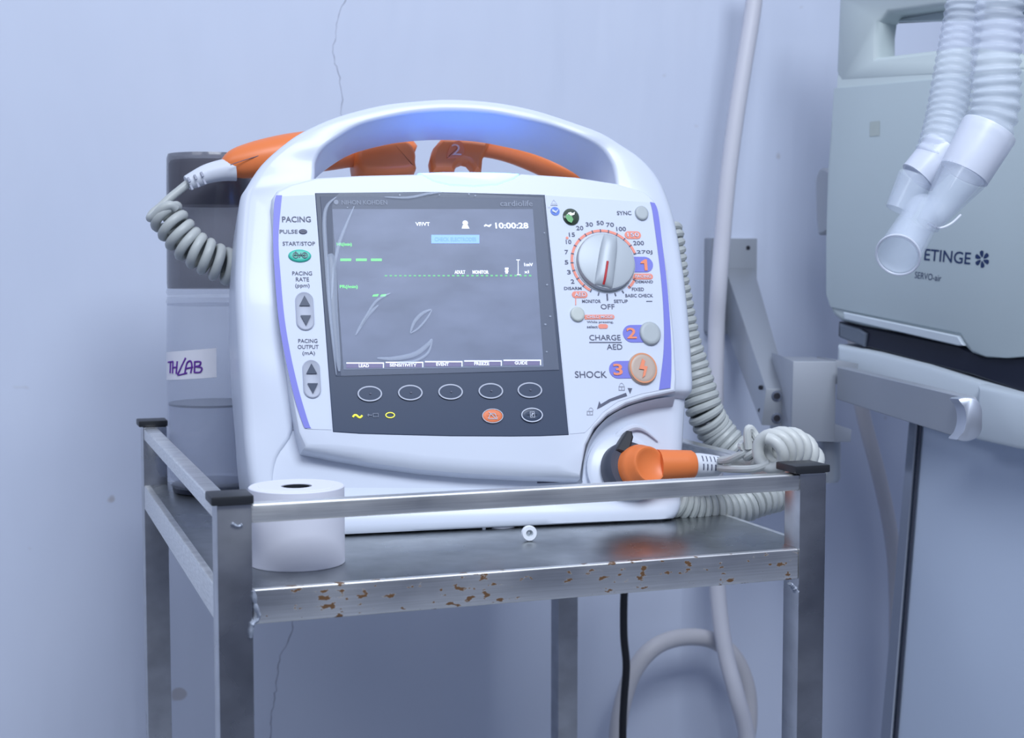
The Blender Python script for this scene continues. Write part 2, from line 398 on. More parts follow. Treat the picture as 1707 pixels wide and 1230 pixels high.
# handle arch
sec = [  # outer px, d of that silhouette, inner (front edge) px, depth front, depth back
 ((440, 900), -.03, (484, 900), -.020, -.10), ((424, 865), -.05, (466, 865), -.019, -.125), ((408, 815), -.07, (456, 815), -.018, -.13), ((401, 765), -.075, (462, 765), -.017, -.13), ((397, 718), -.08, (488, 718), -.016, -.13), ((391, 645), -.08, (484, 645), -.013, -.13), ((388, 591), -.08, (478, 591), -.012, -.13), ((385, 532), -.08, (478, 532), -.011, -.127),
 ((386, 474), -.075, (484, 474), -.011, -.122), ((390, 410), -.062, (496, 410), -.010, -.112), ((397, 350), -.040, (510, 345), -.008, -.10), ((410, 312), -.012, (524, 300), -.006, -.092),
 ((434, 276), -.012, (526, 272), -.006, -.085), ((469, 245), -.012, (537, 250), -.004, -.08), ((504, 221), -.012, (562, 231), -.004, -.075), ((560, 197), -.012, (602, 209), -.003, -.072),
 ((630, 179), -.012, (660, 195), -.003, -.07), ((690, 171), -.01, (705, 189), -.003, -.07), ((753, 168), -.01, (755, 187), -.003, -.07), ((826, 173), -.01, (815, 190), -.003, -.07), ((890, 185), -.01, (870, 200), -.003, -.07), ((950, 203), -.01, (920, 212), -.004, -.072),
 ((1002, 224), -.012, (966, 229), -.004, -.075), ((1040, 246), -.013, (1000, 248), -.006, -.08), ((1070, 268), -.014, (1018, 272), -.006, -.085), ((1096, 298), -.015, (1025, 300), -.007, -.09), ((1113, 334), -.016, (1030, 340), -.008, -.10),
 ((1127, 380), -.017, (1040, 400), -.01, -.11), ((1138, 450), -.018, (1050, 470), -.010, -.11), ((1146, 520), -.018, (1060, 540), -.010, -.11), ((1152, 600), -.018, (1070, 610), -.010, -.10), ((1154, 645), -.018, (1075, 650), -.010, -.095), ((1151, 657), -.018, (1080, 657), -.012, -.09), ((1143, 664), -.018, (1085, 662), -.018, -.08)]
P2 = []
for o_, do, i_, df, db in sec: P2.append((Vector((*L(*o_, do), 0)), Vector((*L(*i_, df-.003), 0)), df, db))
O2 = smooth_path([p[0] for p in P2], 4); I2 = smooth_path([p[1] for p in P2], 4)
DF = smooth_path([(p[2], p[3], 0) for p in P2], 4)
rings = []
for o_, i_, dd in zip(O2, I2, DF):
    e = o_-i_; th = e.length; en = e/th; df, db = dd.x, dd.y; h = (df-db)
    ra = min(.010, th*.45); ri = min(.004, th*.3); pr = []
    def arc(cx, cy, rr, a0, a1, k=5):
        for j in range(k): a = R(a0+(a1-a0)*j/(k-1)); pr.append((cx+rr*math.cos(a), cy+rr*math.sin(a)))
    arc(th-ra, df-ra, ra, 0, 90); arc(ri, df-ri, ri, 90, 180); arc(ri, db+ri, ri, 180, 270); arc(th-ra, db+ra, ra, 270, 360)
    rings.append([Vector((i_.x+en.x*a, i_.y+en.y*a, b)) for a, b in pr])
rings = [[clampf(*p) for p in r_] for r_ in rings]
m = MB(); m.loft(rings); dp(m, 'carry_handle', M['white'], ang=50)

# front bezel: the raised front shell
bz = [((452, 345), .003), ((454, 328), .003), ((462, 316), .003), ((485, 305), .003), ((528, 294), .003), ((600, 290), .003), ((688, 288), .003), ((704, 290), .001), ((722, 301), .001), ((750, 308), .001), ((790, 310), .001), ((828, 307), .001), ((854, 298), .001), ((868, 289), .001), ((884, 288), .003),
      ((960, 293), .003), ((1030, 304), .003), ((1075, 317), .003), ((1092, 332), .003), ((1103, 380), .003), ((1116, 460), .003), ((1126, 560), .003), ((1130, 630), .003), ((1128, 654), .003),
      ((1080, 664), .003), ((1045, 675), .003), ((1015, 692), .003), ((993, 714), .003), ((979, 742), .003), ((973, 772), .003), ((970, 796), .004),
      ((930, 794), .011), ((860, 791), .012), ((780, 787), .012), ((700, 780), .012), ((620, 769), .012), ((560, 759), .010), ((505, 749), .006),
      ((496, 720), .003), ((485, 660), .003), ((474, 580), .003), ((464, 480), .003), ((457, 410), .003)]
po = [L(*p, 0) for p, i in bz]; ii = [i for p, i in bz]
def lv(k): return [i*k for i in ii]
m = MB(); m.prism(po, [(0, lv(1)), (-.0008, lv(.55)), (-.003, lv(.2)), (-.006, lv(0)), (-.03, lv(-.2))])
dp(m, 'front_bezel', M['bezel'], ang=28)

# lower scoop lip at the left and foot ridge
m = MB(); q = smooth_path([Vector((*L(x, y, -.0185), -.0188)) for x, y in ((420, 726), (440, 719), (470, 716), (495, 717))], 5)
m.tube(q, .0005, 6); dp(m, 'shell_seam', M['greyink'])
for y in (797, 804):
    a = L(896, y, -.018); b = L(952, y-2, -.018)
    m = MB(); m.box((a[0], a[1]-.0006, -.0197), (b[0], a[1]+.0006, -.0183)); dp(m, 'vent_slot', M['ink'])
# little hook and cap on the lower lip
m = MB(); q = [Vector((*L(x, y, -.015), -.016)) for x, y in ((797, 889), (806, 886), (807, 878))]; m.tube(smooth_path(q, 4), .0017, 8); dp(m, 'latch_hook', M['white'])
m = MB(); m.prism(circle(*L(838, 880, -.016), .011, 24, .0018), [(-.013, .0008), (-.0195, 0)]); dp(m, 'foot_recess', M['greyink'])

# alarm lens in the dip of the bezel
lo = [L(x, y, -.001) for x, y in ((697, 288), (708, 293), (724, 301), (750, 307), (790, 309), (828, 306), (852, 298), (866, 289), (840, 287), (790, 286), (740, 286))]
m = MB(); m.prism(lo, [(-.0012, .001), (-.002, .0003), (-.0035, 0), (-.034, 0)]); lbl(dp(m, 'alarm_lens', M['lens'], ang=60), 'glowing pale blue lens under the handle')

# display surround (dark plate with curved bottom)
d0 = .0006
su = [L(*p, 0) for p in [(525, 322), (716, 320), (908, 325), (928, 520), (948, 725), (900, 727), (850, 727.5), (750, 727), (650, 724.5), (600, 723), (555, 720), (540, 520)]]
m = MB(); m.prism(su, [(d0, .0006), (d0-.0004, 0), (-.004, 0)]); surround = dp(m, 'display_surround', M['gloss'], ang=25)
d1 = d0+.0004
# LCD window area
lc = [L(*p, 0) for p in [(540, 340), (898, 340), (915, 618), (930, 622), (566, 628), (552, 600)]]
sc = [L(*p, 0) for p in [(553, 349), (888, 349), (906, 612), (572, 617)]]
m = MB(); m.prism([L(*p, 0) for p in [(533, 328), (903, 331), (932, 618), (560, 628)]], [(d1, .0004), (d0-.0002, 0)]); screenm = dp(m, 'screen_margin', M['sframe'], surround)
d2 = d1+.0003
m = MB(); m.prism(sc, [(d2, .0002), (d1-.0002, 0)]); screen = dp(m, 'screen', M['glass'], surround); lbl(screen, 'lit grey screen with green and white readouts')
d3 = d2+.0003

def word(mb, txt, x0, x1, yc, h, d, bold=0.01, slope=0):
    """word between pixel columns x0..x1, cap height h, centred on row yc"""
    a = L(x0, yc, 0); b = L(x1, yc+slope, 0); t = L((x0+x1)/2, yc-h/2, 0)[1]; o = L((x0+x1)/2, yc+h/2, 0)[1]; hh = (t-o)
    du = Vector((b[0]-a[0], b[1]-a[1])); ln = du.length; du /= ln
    def fn(u, v, dd): return Vector((a[0]+du.x*u-du.y*v, a[1]+du.y*u+du.x*v, dd))
    put_text(mb, txt, 0, ln, -hh/2, hh/2, d, fn, bold)
def poly(mb, px, d): mb.prism([L(*p, 0) for p in px], [(d, 0), (d-.0004, 0)])
def rect(mb, x0, y0, x1, y1, d): poly(mb, [(x0, y0), (x1, y0), (x1, y1), (x0, y1)], d)
def pill(mb, x0, y0, x1, y1, d, left=True, right=True, fill=True, w=.0006):
    a = L(x0, (y0+y1)/2); b = L(x1, (y0+y1)/2); h = (L((x0+x1)/2, y0)[1]-L((x0+x1)/2, y1)[1])/2
    v = (a[1]+b[1])/2; p = []
    if left: p += [(a[0]+h+h*math.cos(R(t)), v+h*math.sin(R(t))) for t in range(90, 271, 15)]
    else: p += [(a[0], v+h), (a[0], v-h)]
    if right: p += [(b[0]-h+h*math.cos(R(t)), v+h*math.sin(R(t))) for t in range(-90, 91, 15)]
    else: p += [(b[0], v-h), (b[0], v+h)]
    mb.prism(p, [(d, 0), (d-.0004, 0)])
def ringp(mb, cx, cy, rx, ry, w, d, n=36, a0=0, a1=360):
    c0 = L(cx, cy); ru = L(cx+rx, cy)[0]-c0[0]; rv = L(cx, cy-ry)[1]-c0[1]; vs = []; fs = []
    full = a1-a0 >= 360; k = n if full else n+1
    for i in range(k):
        a = R(a0+(a1-a0)*i/n)
        for s_ in (0, w): vs.append((c0[0]+(ru-s_)*math.cos(a), c0[1]+(rv-s_)*math.sin(a), d))
    for i in range(n): j = (i+1) % k; fs.append((2*i, 2*i+1, 2*j+1, 2*j))
    mb.add(vs, fs)
def disc(mb, cx, cy, rx, ry, d, n=28):
    c0 = L(cx, cy); ru = L(cx+rx, cy)[0]-c0[0]; rv = L(cx, cy-ry)[1]-c0[1]
    mb.prism([(c0[0]+ru*math.cos(2*math.pi*i/n), c0[1]+rv*math.sin(2*math.pi*i/n)) for i in range(n)], [(d, 0), (d-.0004, 0)])

# readouts
RM = [M['green'], M['dimgreen'], M['rwhite'], M['rblue'], M['rblue2'], M['keybar'], M['dimtext']]
m = MB()
m.mat(0); word(m, 'HR(/min)', 561, 586, 409, 7, d3, .03)
for x in (567, 593, 618): rect(m, x, 432, x+18, 436, d3)
dp(m, 'heart_rate_readout', RM, surround); m = MB(); m.mat(0)
word(m, 'PR(/min)', 566, 596, 479.5, 7, d3, .03)
for x in (620, 633): poly(m, [(x, 495), (x+2, 492), (x+11, 491), (x+9, 495)], d3)
dp(m, 'pulse_rate_readout', RM, surround); m = MB(); m.mat(1)
for i in range(31): rect(m, 641+i*8, 459.5+i*-.02, 645+i*8, 461.7, d3)
dp(m, 'trace_line', RM, surround); m = MB(); m.mat(2); word(m, 'VF/VT', 692, 716, 374.5, 6.5, d3, .03); dp(m, 'rhythm_text', RM, surround); m = MB(); m.mat(2); word(m, '10:00:28', 825, 880, 377, 10, d3, .03)
dp(m, 'clock_readout', RM, surround); m = MB(); m.mat(2); word(m, 'ADULT', 757, 775, 454.5, 6, d3, .05); word(m, 'MONITOR', 787, 814, 454.5, 6, d3, .05)
dp(m, 'mode_text', RM, surround); m = MB(); m.mat(2); rect(m, 841, 447, 847, 450, d3); rect(m, 841, 452, 847, 454, d3); rect(m, 842, 448, 846, 457, d3)
rect(m, 862.5, 434, 863.6, 459, d3); rect(m, 860, 433.5, 866, 434.8, d3); rect(m, 861, 458, 867, 459.4, d3)
word(m, '1mV', 873, 888, 442, 5.5, d3, .05); word(m, 'x1', 873, 881, 454, 5, d3, .05)
dp(m, 'scale_bar', RM, surround); m = MB(); m.mat(2); disc(m, 775, 372.5, 4.5, 4, d3); poly(m, [(769, 382), (771, 376), (779, 376), (782, 382)], d3)
dp(m, 'patient_symbol', RM, surround); m = MB(); m.mat(2); poly(m, [(806, 377), (809, 374.5), (813, 376.5), (818, 374.5), (819, 376), (815, 379.5), (810, 377.5), (807, 379)], d3)
dp(m, 'wave_symbol', RM, surround); m = MB(); m.mat(3); rect(m, 718.5, 392.5, 798.5, 406.5, d3)
m.mat(4); word(m, 'CHECK ELECTRODES', 724, 793, 400, 6.5, d3+.0004, .02)
dp(m, 'message_bar', RM, surround)
for i, t in enumerate(('LEAD', 'SENSITIVITY', 'EVENT', 'FREEZE', 'GUIDE')):
    m = MB(); x0 = 577+i*65.4; y = 608-i*1.15; m.mat(2); rect(m, x0, y-3, x0+62, y-1, d3+.0002); rect(m, x0+61, y-3, x0+62.5, y+6, d3+.0002)
    m.mat(5); rect(m, x0, y-1, x0+60, y+6, d3)
    m.mat(2); w_ = {4: 17, 11: 45, 5: 21, 6: 25}[len(t)]; word(m, t, x0+29-w_/2, x0+29+w_/2, y+2.6, 5.5, d3+.0005, .03); dp(m, 'key_caption', RM, surround)
m = MB()
m.mat(6); word(m, 'NIHON KOHDEN', 569, 645, 338.5, 7.5, d3); dp(m, 'maker_lettering', RM, surround); m = MB(); m.mat(6); word(m, 'cardiolife', 833, 887, 340, 9.5, d3); 
dp(m, 'series_lettering', RM, surround)
m = MB(); m.mat(6); disc(m, 560, 338, 4, 4, d3); dp(m, 'maker_mark', RM, surround)

# clear film with its creases
m = MB(); m.prism([L(*p, 0) for p in [(553, 345), (557, 331), (566, 323), (720, 322), (904, 331), (931, 617), (750, 623), (568, 628), (556, 480)]], [(d3+.0009, .0005), (d3+.0007, 0)])
film = dp(m, 'protective_film', M['film'], surround); lbl(film, 'creased clear film over the screen')
def crease(pts, r, sq=.25):
    q = smooth_path([Vector((*L(x, y, 0), d3+.0011)) for x, y in pts], 6); n = len(q)
    mm = MB(); mm.tube(q, [max(.00015, r*math.sin(math.pi*(i+.5)/n)**.6) for i in range(n)], 8); 
    for v in mm.v: v.z = d3+.001+(v.z-(d3+.0011))*sq
    return mm
for pts, r in [(((683, 556), (690, 538), (703, 524), (718, 517)), .0016), (((683, 557), (696, 549), (711, 532), (719, 518)), .0010), (((628, 598), (655, 599), (690, 592), (712, 576), (719, 566)), .0022), (((660, 605), (690, 603), (712, 590), (720, 568)), .0012),
               (((560, 330), (545, 345), (540, 370), (543, 430), (549, 520), (560, 626)), .0018), (((548, 425), (552, 440), (555, 520), (565, 620)), .0042),
               (((590, 345), (575, 380), (564, 410), (556, 450), (552, 500)), .0016), (((640, 330), (680, 331), (715, 324), (735, 322)), .0012), (((592, 560), (610, 530), (630, 510)), .0016), (((600, 545), (625, 505), (650, 490)), .0012)]:
    dp(crease(pts, r), 'film_crease', M['wrinkle'], surround)
for _ in range(14):
    x, y = random.choice([(random.uniform(905, 928), random.uniform(340, 600)), (random.uniform(660, 800), random.uniform(323, 328)), (random.uniform(575, 590), random.uniform(345, 380))])
    mm = MB(); r_ = random.uniform(.8, 2.0); disc(mm, x, y, r_, r_*.7, d3+.0013, 8); dp(mm, 'speck', M['wrinkle'], surround)

# soft keys and lower buttons
for i in range(5):
    cx, cy = (616, 683.5, 750.5, 817.5, 882.5)[i], (657, 655.2, 653.8, 652.3, 651)[i]
    k = MB(); k.mat(0); disc(k, cx, cy, 20, 12.5, d1+.0006, 40); k.mat(1); ringp(k, cx, cy, 20.5, 13, .0012, d1+.0008, 48)
    ringk = dp(k, 'soft_key', [M['gloss'], M['greybl']])
    k = MB(); disc(k, cx+1, cy, 1.6, 1.4, d1+.0014, 10); dp(k, 'key_dot', M['ink'], ringk)
def button(name, cx, cy, rx, ry, h, m1, parent=None, m2=None, dome=0, lab=None):
    c0 = L(cx, cy); ru = L(cx+rx, cy)[0]-c0[0]; rv = L(cx, cy-ry)[1]-c0[1]
    k = MB(); k.prism(circle(*c0, ru, 44, rv), [(d0+h+dome, ru*.55), (d0+h+dome*.8, ru*.35), (d0+h, ru*.12), (d0+h*.75, ru*.04), (d0+h*.3, 0), (-.001, 0)])
    o = dp(k, name, m1, parent, ang=50)
    if lab: lbl(o, lab)
    return o
b_ = button('alarm_button', 820.5, 694, 17, 11.5, .0014, M['orange2'], lab='orange alarm silence button')
k = MB(); ringp(k, 820.5, 694, 17.5, 12, .0006, d0+.0016); 
for pts in (((813, 699), (817, 690)), ((817, 690), (824, 690)), ((824, 690), (828, 699)), ((813, 699), (828, 699)), ((814, 688), (827, 700))):
    (x0, y0), (x1, y1) = pts; n_ = Vector((-(y1-y0), x1-x0)).normalized()*.5; poly(k, [(x0+n_.x, y0+n_.y), (x1+n_.x, y1+n_.y), (x1-n_.x, y1-n_.y), (x0-n_.x, y0-n_.y)], d0+.0019)
dp(k, 'alarm_symbol', M['paleink'], b_)
b_ = button('record_button', 886, 692.5, 17, 11.5, .0012, M['gloss'])
k = MB(); ringp(k, 886, 692.5, 18, 12, .0010, d0+.0016); ringp(k, 886.5, 692, 5.5, 7, .0006, d0+.0017, 4, 45, 405); word(k, '?', 884, 889, 692, 6, d0+.0017)
dp(k, 'record_symbol', M['paleink'], b_)
k = MB(); k.tube(smooth_path([Vector((*L(x, y), d0+.0004)) for x, y in ((588, 695.5), (590.5, 692.5), (594, 692.5), (597.5, 695.5), (600.5, 696), (603.5, 693))], 4), .00085, 6); dp(k, 'mains_lamp', M['yellow'])
k = MB(); ringp(k, 650, 692.5, 8, 5, .0008, d0+.0008); dp(k, 'charge_lamp', M['yellow'])
k = MB(); ringp(k, 626, 692.5, 6.5, 4.5, .0006, d0+.0007, 4, 45, 405); rect(k, 612, 692, 620, 693.2, d0+.0007); poly(k, [(613, 690), (617, 692.5), (613, 695)], d0+.0007); dp(k, 'battery_lamp', M['dimtext'])

# left pacing panel
pp = [L(*p, 0) for p in [(461, 327), (525, 324), (540, 520), (553, 717), (512, 716), (500, 690), (487, 640), (472, 560), (462, 480), (457, 400)]]
m = MB(); m.prism(pp, [(d0-.0002, .0004), (-.002, 0)]); pace = dp(m, 'pacing_panel', M['panel'])
dq = d0+.0003
m = MB(); m.mat(0)
st = [((460, 326), (470, 326)), ((456.5, 345), (468, 345)), ((455, 400), (464, 400)), ((458, 460), (467.5, 460)), ((464, 530), (474, 530)), ((474, 590), (484, 590)), ((486, 645), (496.5, 645)), ((496, 682), (507, 682)), ((506, 710), (516, 710)), ((509, 714), (520, 714))]
lf = smooth_path([(*L(*a, 0), dq) for a, b in st], 5); rt = smooth_path([(*L(*b, 0), dq) for a, b in st], 5)
m.add(lf+rt, [(i, i+1, i+1+len(lf), i+len(lf)) for i in range(len(lf)-1)])
m.mat(1); word(m, 'PACING', 470, 518, 366, 9.5, dq, .012); word(m, 'PULSE', 466, 496, 386.5, 6.5, dq, .01); word(m, 'START/STOP', 471, 525, 406.5, 6.5, dq, .01)
for t, y, x0, x1, h in (('PACING', 456, 487, 520, 6.5), ('RATE', 466, 493, 515, 6.5), ('(ppm)', 477, 492, 516, 8), ('PACING', 568.5, 497, 529, 6.5), ('OUTPUT', 578.5, 496, 531, 6.5), ('(mA)', 589.5, 504, 525, 8)): word(m, t, x0, x1, y, h, dq, .008)
dp(m, 'pacing_print', [M['violet'], M['ink']], pace)
button('pulse_lamp', 505, 386.5, 7, 4.2, .0006, M['ink'])
b_ = button('start_stop_button', 499.5, 427, 19, 10.5, .0014, M['teal'], lab='teal oval start stop button')
k = MB(); ringp(k, 492.5, 427, 5, 5, .0006, d0+.0019); ringp(k, 507.5, 427, 5, 5, .0006, d0+.0019); rect(k, 492, 420, 493.3, 427, d0+.0019); rect(k, 507, 422, 508.2, 432, d0+.0019)
poly(k, [(498, 431), (499.5, 431), (502, 423), (500.5, 423)], d0+.0019); dp(k, 'start_stop_symbol', M['ink'], b_)
for (cx, cy, hw, hh) in ((508, 519, 15, 32), (519.5, 632, 14.5, 32)):
    a = L(cx-hw, cy); b2 = L(cx+hw, cy); hu = (b2[0]-a[0])/2; hv = (L(cx, cy-hh)[1]-L(cx, cy+hh)[1])/2; c0 = L(cx, cy); p = []
    for t in range(0, 181, 15): p.append((c0[0]+hu*math.cos(R(t)), c0[1]+hv-hu+hu*math.sin(R(t))))
    for t in range(180, 361, 15): p.append((c0[0]+hu*math.cos(R(t)), c0[1]-hv+hu+hu*math.sin(R(t))))
    k = MB(); k.prism(p, [(d0+.0010, .0013), (d0+.0013, .0008), (d0+.0008, 0), (0, 0)]); pad = dp(k, 'rocker_pad', M['greybl'])
    k = MB(); poly(k, [(cx-9.5, cy-8), (cx+8.5, cy-8), (cx-1, cy-25)], d0+.0022); dp(k, 'up_arrow', M['gloss'], pad)
    k = MB(); poly(k, [(cx-7.5, cy+8), (cx+10, cy+8), (cx+2, cy+25)], d0+.0022); dp(k, 'down_arrow', M['gloss'], pad)

# right control panel
cp = [L(*p, 0) for p in [(909, 325), (1000, 331), (1083, 337), (1095, 345), (1106, 420), (1114, 500), (1119, 580), (1118, 648), (1070, 657), (1030, 670), (1005, 688), (985, 712), (975, 722), (949, 724), (928, 520)]]
m = MB(); m.prism(cp, [(d0-.0002, .0004), (-.002, 0)]); ctrl = dp(m, 'control_panel', M['panel'])
m = MB(); m.mat(0)
st = [((1083, 337), (1091, 339)), ((1087, 352), (1097, 356)), ((1095, 410), (1104, 410)), ((1102, 470), (1111, 470)), ((1106, 530), (1116, 530)), ((1106, 580), (1118.5, 580)), ((1102, 620), (1118.5, 620)), ((1098, 650), (1117, 647))]
lf = smooth_path([(*L(*a, 0), dq) for a, b in st], 5); rt = smooth_path([(*L(*b, 0), dq) for a, b in st], 5)
m.add(lf+rt, [(i, i+1, i+1+len(lf), i+len(lf)) for i in range(len(lf)-1)])
Z2 = lambda x, y: (680+x*.2929, 150+y*.2929)
DC = (1008, 438.5)
dcu = Vector(L(*DC))
def polar(px): q = Vector(L(*px))-dcu; return q.length, math.atan2(q.y, q.x)
m.mat(1)   # orange arcs
rr = polar((953.5, 440))[0]
def arcband(a0, a1, r0, r1, n=60):
    vs_ = []
    for i in range(n+1):
        a = a0+(a1-a0)*i/n
        for r_ in (r0, r1): vs_.append((dcu.x+r_*math.cos(a), dcu.y+r_*math.sin(a), dq))
    m.add(vs_, [(2*i, 2*i+1, 2*i+3, 2*i+2) for i in range(n)])
aL = polar((982, 487))[1]+2*math.pi; aR = polar((1057, 424))[1]
arcband(aR, aL, rr-.0012, rr+.0012)
arcband(polar((1047, 480))[1], polar((1056, 463))[1], rr-.0012, rr+.0012, 10)
m.mat(2)
for i, (x, y) in enumerate([(1045, 800), (1093, 795), (1140, 803), (1188, 822), (1228, 853), (1262, 890), (1285, 935), (1005, 820), (970, 848), (945, 885), (930, 932), (930, 985), (938, 1030), (960, 1078), (995, 1118), (1038, 1148), (1083, 1165), (1133, 1180), (1180, 1168), (1222, 1150), (1258, 1120), (1282, 1080)]):
    px = Z2(x, y); r_, a = polar(px); w_, l_ = (.0005, .0014) if i != 17 else (.0006, .0032)
    if i != 17: r_ = rr
    c_, s_ = math.cos(a), math.sin(a); q = []
    for aa, bb_ in ((-l_, -w_), (l_, -w_), (l_, w_), (-l_, w_)): q.append((dcu.x+(r_+aa)*c_-bb_*s_, dcu.y+(r_+aa)*s_+bb_*c_))
    m.prism(q, [(dq+.0003, 0), (dq-.0002, 0)])
for t, x0, x1, y, h in (('2', 951, 957, 469.5, 7), ('3', 945, 951, 454, 7), ('5', 941, 947, 437.5, 7), ('7', 941, 947, 420.5, 7), ('10', 943, 952, 403.5, 7), ('15', 948, 958, 391.5, 7), ('20', 960, 972, 380.5, 7), ('30', 976, 988, 374.5, 7), ('50', 994, 1006, 372, 7), ('70', 1010, 1023, 375, 7), ('100', 1027, 1043, 382, 7), ('200', 1055, 1073, 405.5, 7), ('270J', 1061, 1087, 421, 7),
                        ('SYNC', 1028, 1052, 355.5, 6.5), ('DISARM', 940, 969, 481, 5), ('MONITOR', 970, 1001, 502.5, 5.5), ('SETUP', 1023, 1046, 502.5, 5.5), ('BASIC CHECK', 1042, 1088, 493, 5.5), ('FIXED', 1053, 1073, 482.5, 5.5), ('DEMAND', 1059, 1088, 470, 4.5),
                        ('OFF', 1001, 1024, 511.5, 8.5), ('CHARGE', 982, 1034, 563, 9), ('AED', 1011, 1037, 578.5, 9), ('SHOCK', 958, 1011, 624.5, 11), ('While pressing,', 978, 1022, 537.5, 4.5), ('select', 978, 996, 545, 4.5)):
    word(m, t, x0, x1, y, h, dq, .004 if h > 7.5 else .012)
rect(m, 982, 570.3, 1036, 571.6, dq); rect(m, 1077, 502, 1087, 503, dq)
poly(m, [(1046, 647), (1053.5, 647.5), (1050, 656.5)], dq)
poly(m, [(995, 682), (998.5, 669), (1001, 674), (1015, 665.5), (1043, 655), (1045, 660), (1018, 669), (1003, 678)], dq)
m.mat(3)  # violet pads
pill(m, 1056, 428.5, 1088, 454, dq, False, True); pill(m, 1038, 542, 1075, 571, dq, True, False); pill(m, 1015, 602, 1052, 631, dq, True, False)
m.mat(4)
pill(m, 1041, 386, 1068, 398.5, dq); pill(m, 1054, 456.5, 1088, 466, dq, False, True); pill(m, 953, 486, 979, 497, dq); pill(m, 974, 525, 1024, 532.5, dq, False, True); pill(m, 997, 540.5, 1013, 548, dq)
rect(m, 958.7, 497, 960, 509, dq); disc(m, 945, 397, 2.3, 2.2, dq)
m.mat(5)
poly(m, [(1066.5, 440), (1068, 437), (1074, 433), (1077.5, 433), (1079, 451.5), (1074, 451.5), (1073, 440)], dq+.0006); word(m, '2', 1044, 1060, 556, 18, dq+.0006, .02); word(m, '3', 1021.5, 1037, 616.5, 19, dq+.0006, .02)
m.mat(6)
word(m, '150', 1045, 1064, 392, 6.5, dq+.0006, .01); word(m, 'PACING', 1058, 1084, 461.3, 5, dq+.0006, .01); word(m, 'AED', 957, 976, 491.5, 6.5, dq+.0006, .01); word(m, 'CHILD MODE', 977, 1021, 528.8, 4.5, dq+.0006, .01)
m.mat(7)   # warning triangle and padlocks
ringp(m, 923, 338, 6, 5, .0005, dq, 3, 90, 450); rect(m, 917, 342, 929, 343, dq)
for cx, cy in ((1036, 644), (983, 685)):
    rect(m, cx-5, cy, cx+5, cy+1.2, dq); rect(m, cx-5, cy+6, cx+5, cy+7, dq); rect(m, cx-5, cy, cx-4, cy+7, dq); rect(m, cx+4, cy, cx+5, cy+7, dq); rect(m, cx-.6, cy+2, cx+.6, cy+5, dq)
    ringp(m, cx+(0 if cx > 1000 else 2), cy, 4, 5.5, .0004, dq, 12, 0, 180)
m.mat(8); disc(m, 925, 352.5, 7.5, 7, dq); m.mat(6); poly(m, [(920, 349), (926, 353), (930, 349), (930, 351), (926, 356), (920, 353)], dq+.0006)
dp(m, 'control_print', [M['violet'], M['redink'], M['ink'], M['violet'], M['redink'], M['redink2'], M['panel'], M['greyink'], M['blueink']], ctrl)

# buttons and lamp on the right panel
button('sync_button', 1069, 356, 11, 12, .0022, M['greyb'])
button('child_mode_button', 962, 524.5, 12, 12.5, .0022, M['pale'])
button('charge_button', 1083, 556.5, 17.5, 19.5, .003, M['greyb'])
b_ = button('shock_button', 1070.5, 615, 24, 26.5, .003, M['shock'], lab='brown shock button with orange ring and bolt')
k = MB(); k.mat(1); ringp(k, 1070.5, 615, 22.5, 25, .0014, d0+.0031, 48); k.mat(0); poly(k, [(1068, 600), (1073, 604), (1071, 612), (1077, 613), (1073, 628), (1068.5, 632), (1071, 618), (1063, 617)], d0+.0040); dp(k, 'shock_symbol', [M['redink2'], mat('copper_ring', (.66, .27, .14), .5)], b_)
b_ = button('ready_lamp', 951.5, 362, 13.5, 14, .001, M['lampg'], dome=.0016)
k = MB(); poly(k, [(942, 360), (950, 361), (954, 368), (951, 374), (945, 371), (941, 365)], d0+.0032); dp(k, 'lamp_green', M['lampgreen'], b_)
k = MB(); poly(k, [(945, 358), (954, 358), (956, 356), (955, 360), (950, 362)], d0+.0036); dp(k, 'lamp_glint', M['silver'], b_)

# mode dial
rD = polar((1057, 438))[0]-.0010
m = MB(); m.lathe([(rD*1.05, 0), (rD*1.05, .0012), (rD, .0014), (rD, .0042), (rD*.97, .0062), (rD*.9, .0068), (.0001, .0068)], (dcu.x, dcu.y, 0), (0, 0, 1), 64)
dial = dp(m, 'mode_dial', M['dial'], ang=45); lbl(dial, 'silver rotary mode dial with red pointer set to off')
ax = R(-104) ; gx, gy = math.cos(ax), math.sin(ax)
rings = []
for s_ in [i/12 for i in range(-12, 13)]:
    y_ = s_*rD*.93; hw = .0085*(1-.25*s_*s_) if s_ < 0 else .0085*(1+.05*s_); hh = .0055*math.sqrt(max(.02, 1-abs(s_)**4)); row = []
    for a_ in range(0, 181, 15):
        wx = hw*math.cos(R(a_)); wx = math.copysign(abs(wx), math.cos(R(a_)))
        row.append(Vector((dcu.x+gx*y_-gy*wx, dcu.y+gy*y_+gx*wx, .0060+hh*math.sin(R(a_))**.7)))
    rings.append(row)
m = MB(); m.loft(rings, True, True, False); dp(m, 'dial_grip', M['dial'], dial, ang=60)
def dgz(s_): return .0060+.0055*math.sqrt(max(.02, 1-abs(s_)**4))+.0004
pts = []
for s_ in (.10, .35, .6, .8, .95): pts.append((dcu.x+gx*s_*rD*.93-gy*-.0005, dcu.y+gy*s_*rD*.93, dgz(s_)-.0002))
m = MB(); m.tube(smooth_path(pts, 4), .0011, 8); dp(m, 'dial_pointer', M['needle'], dial)

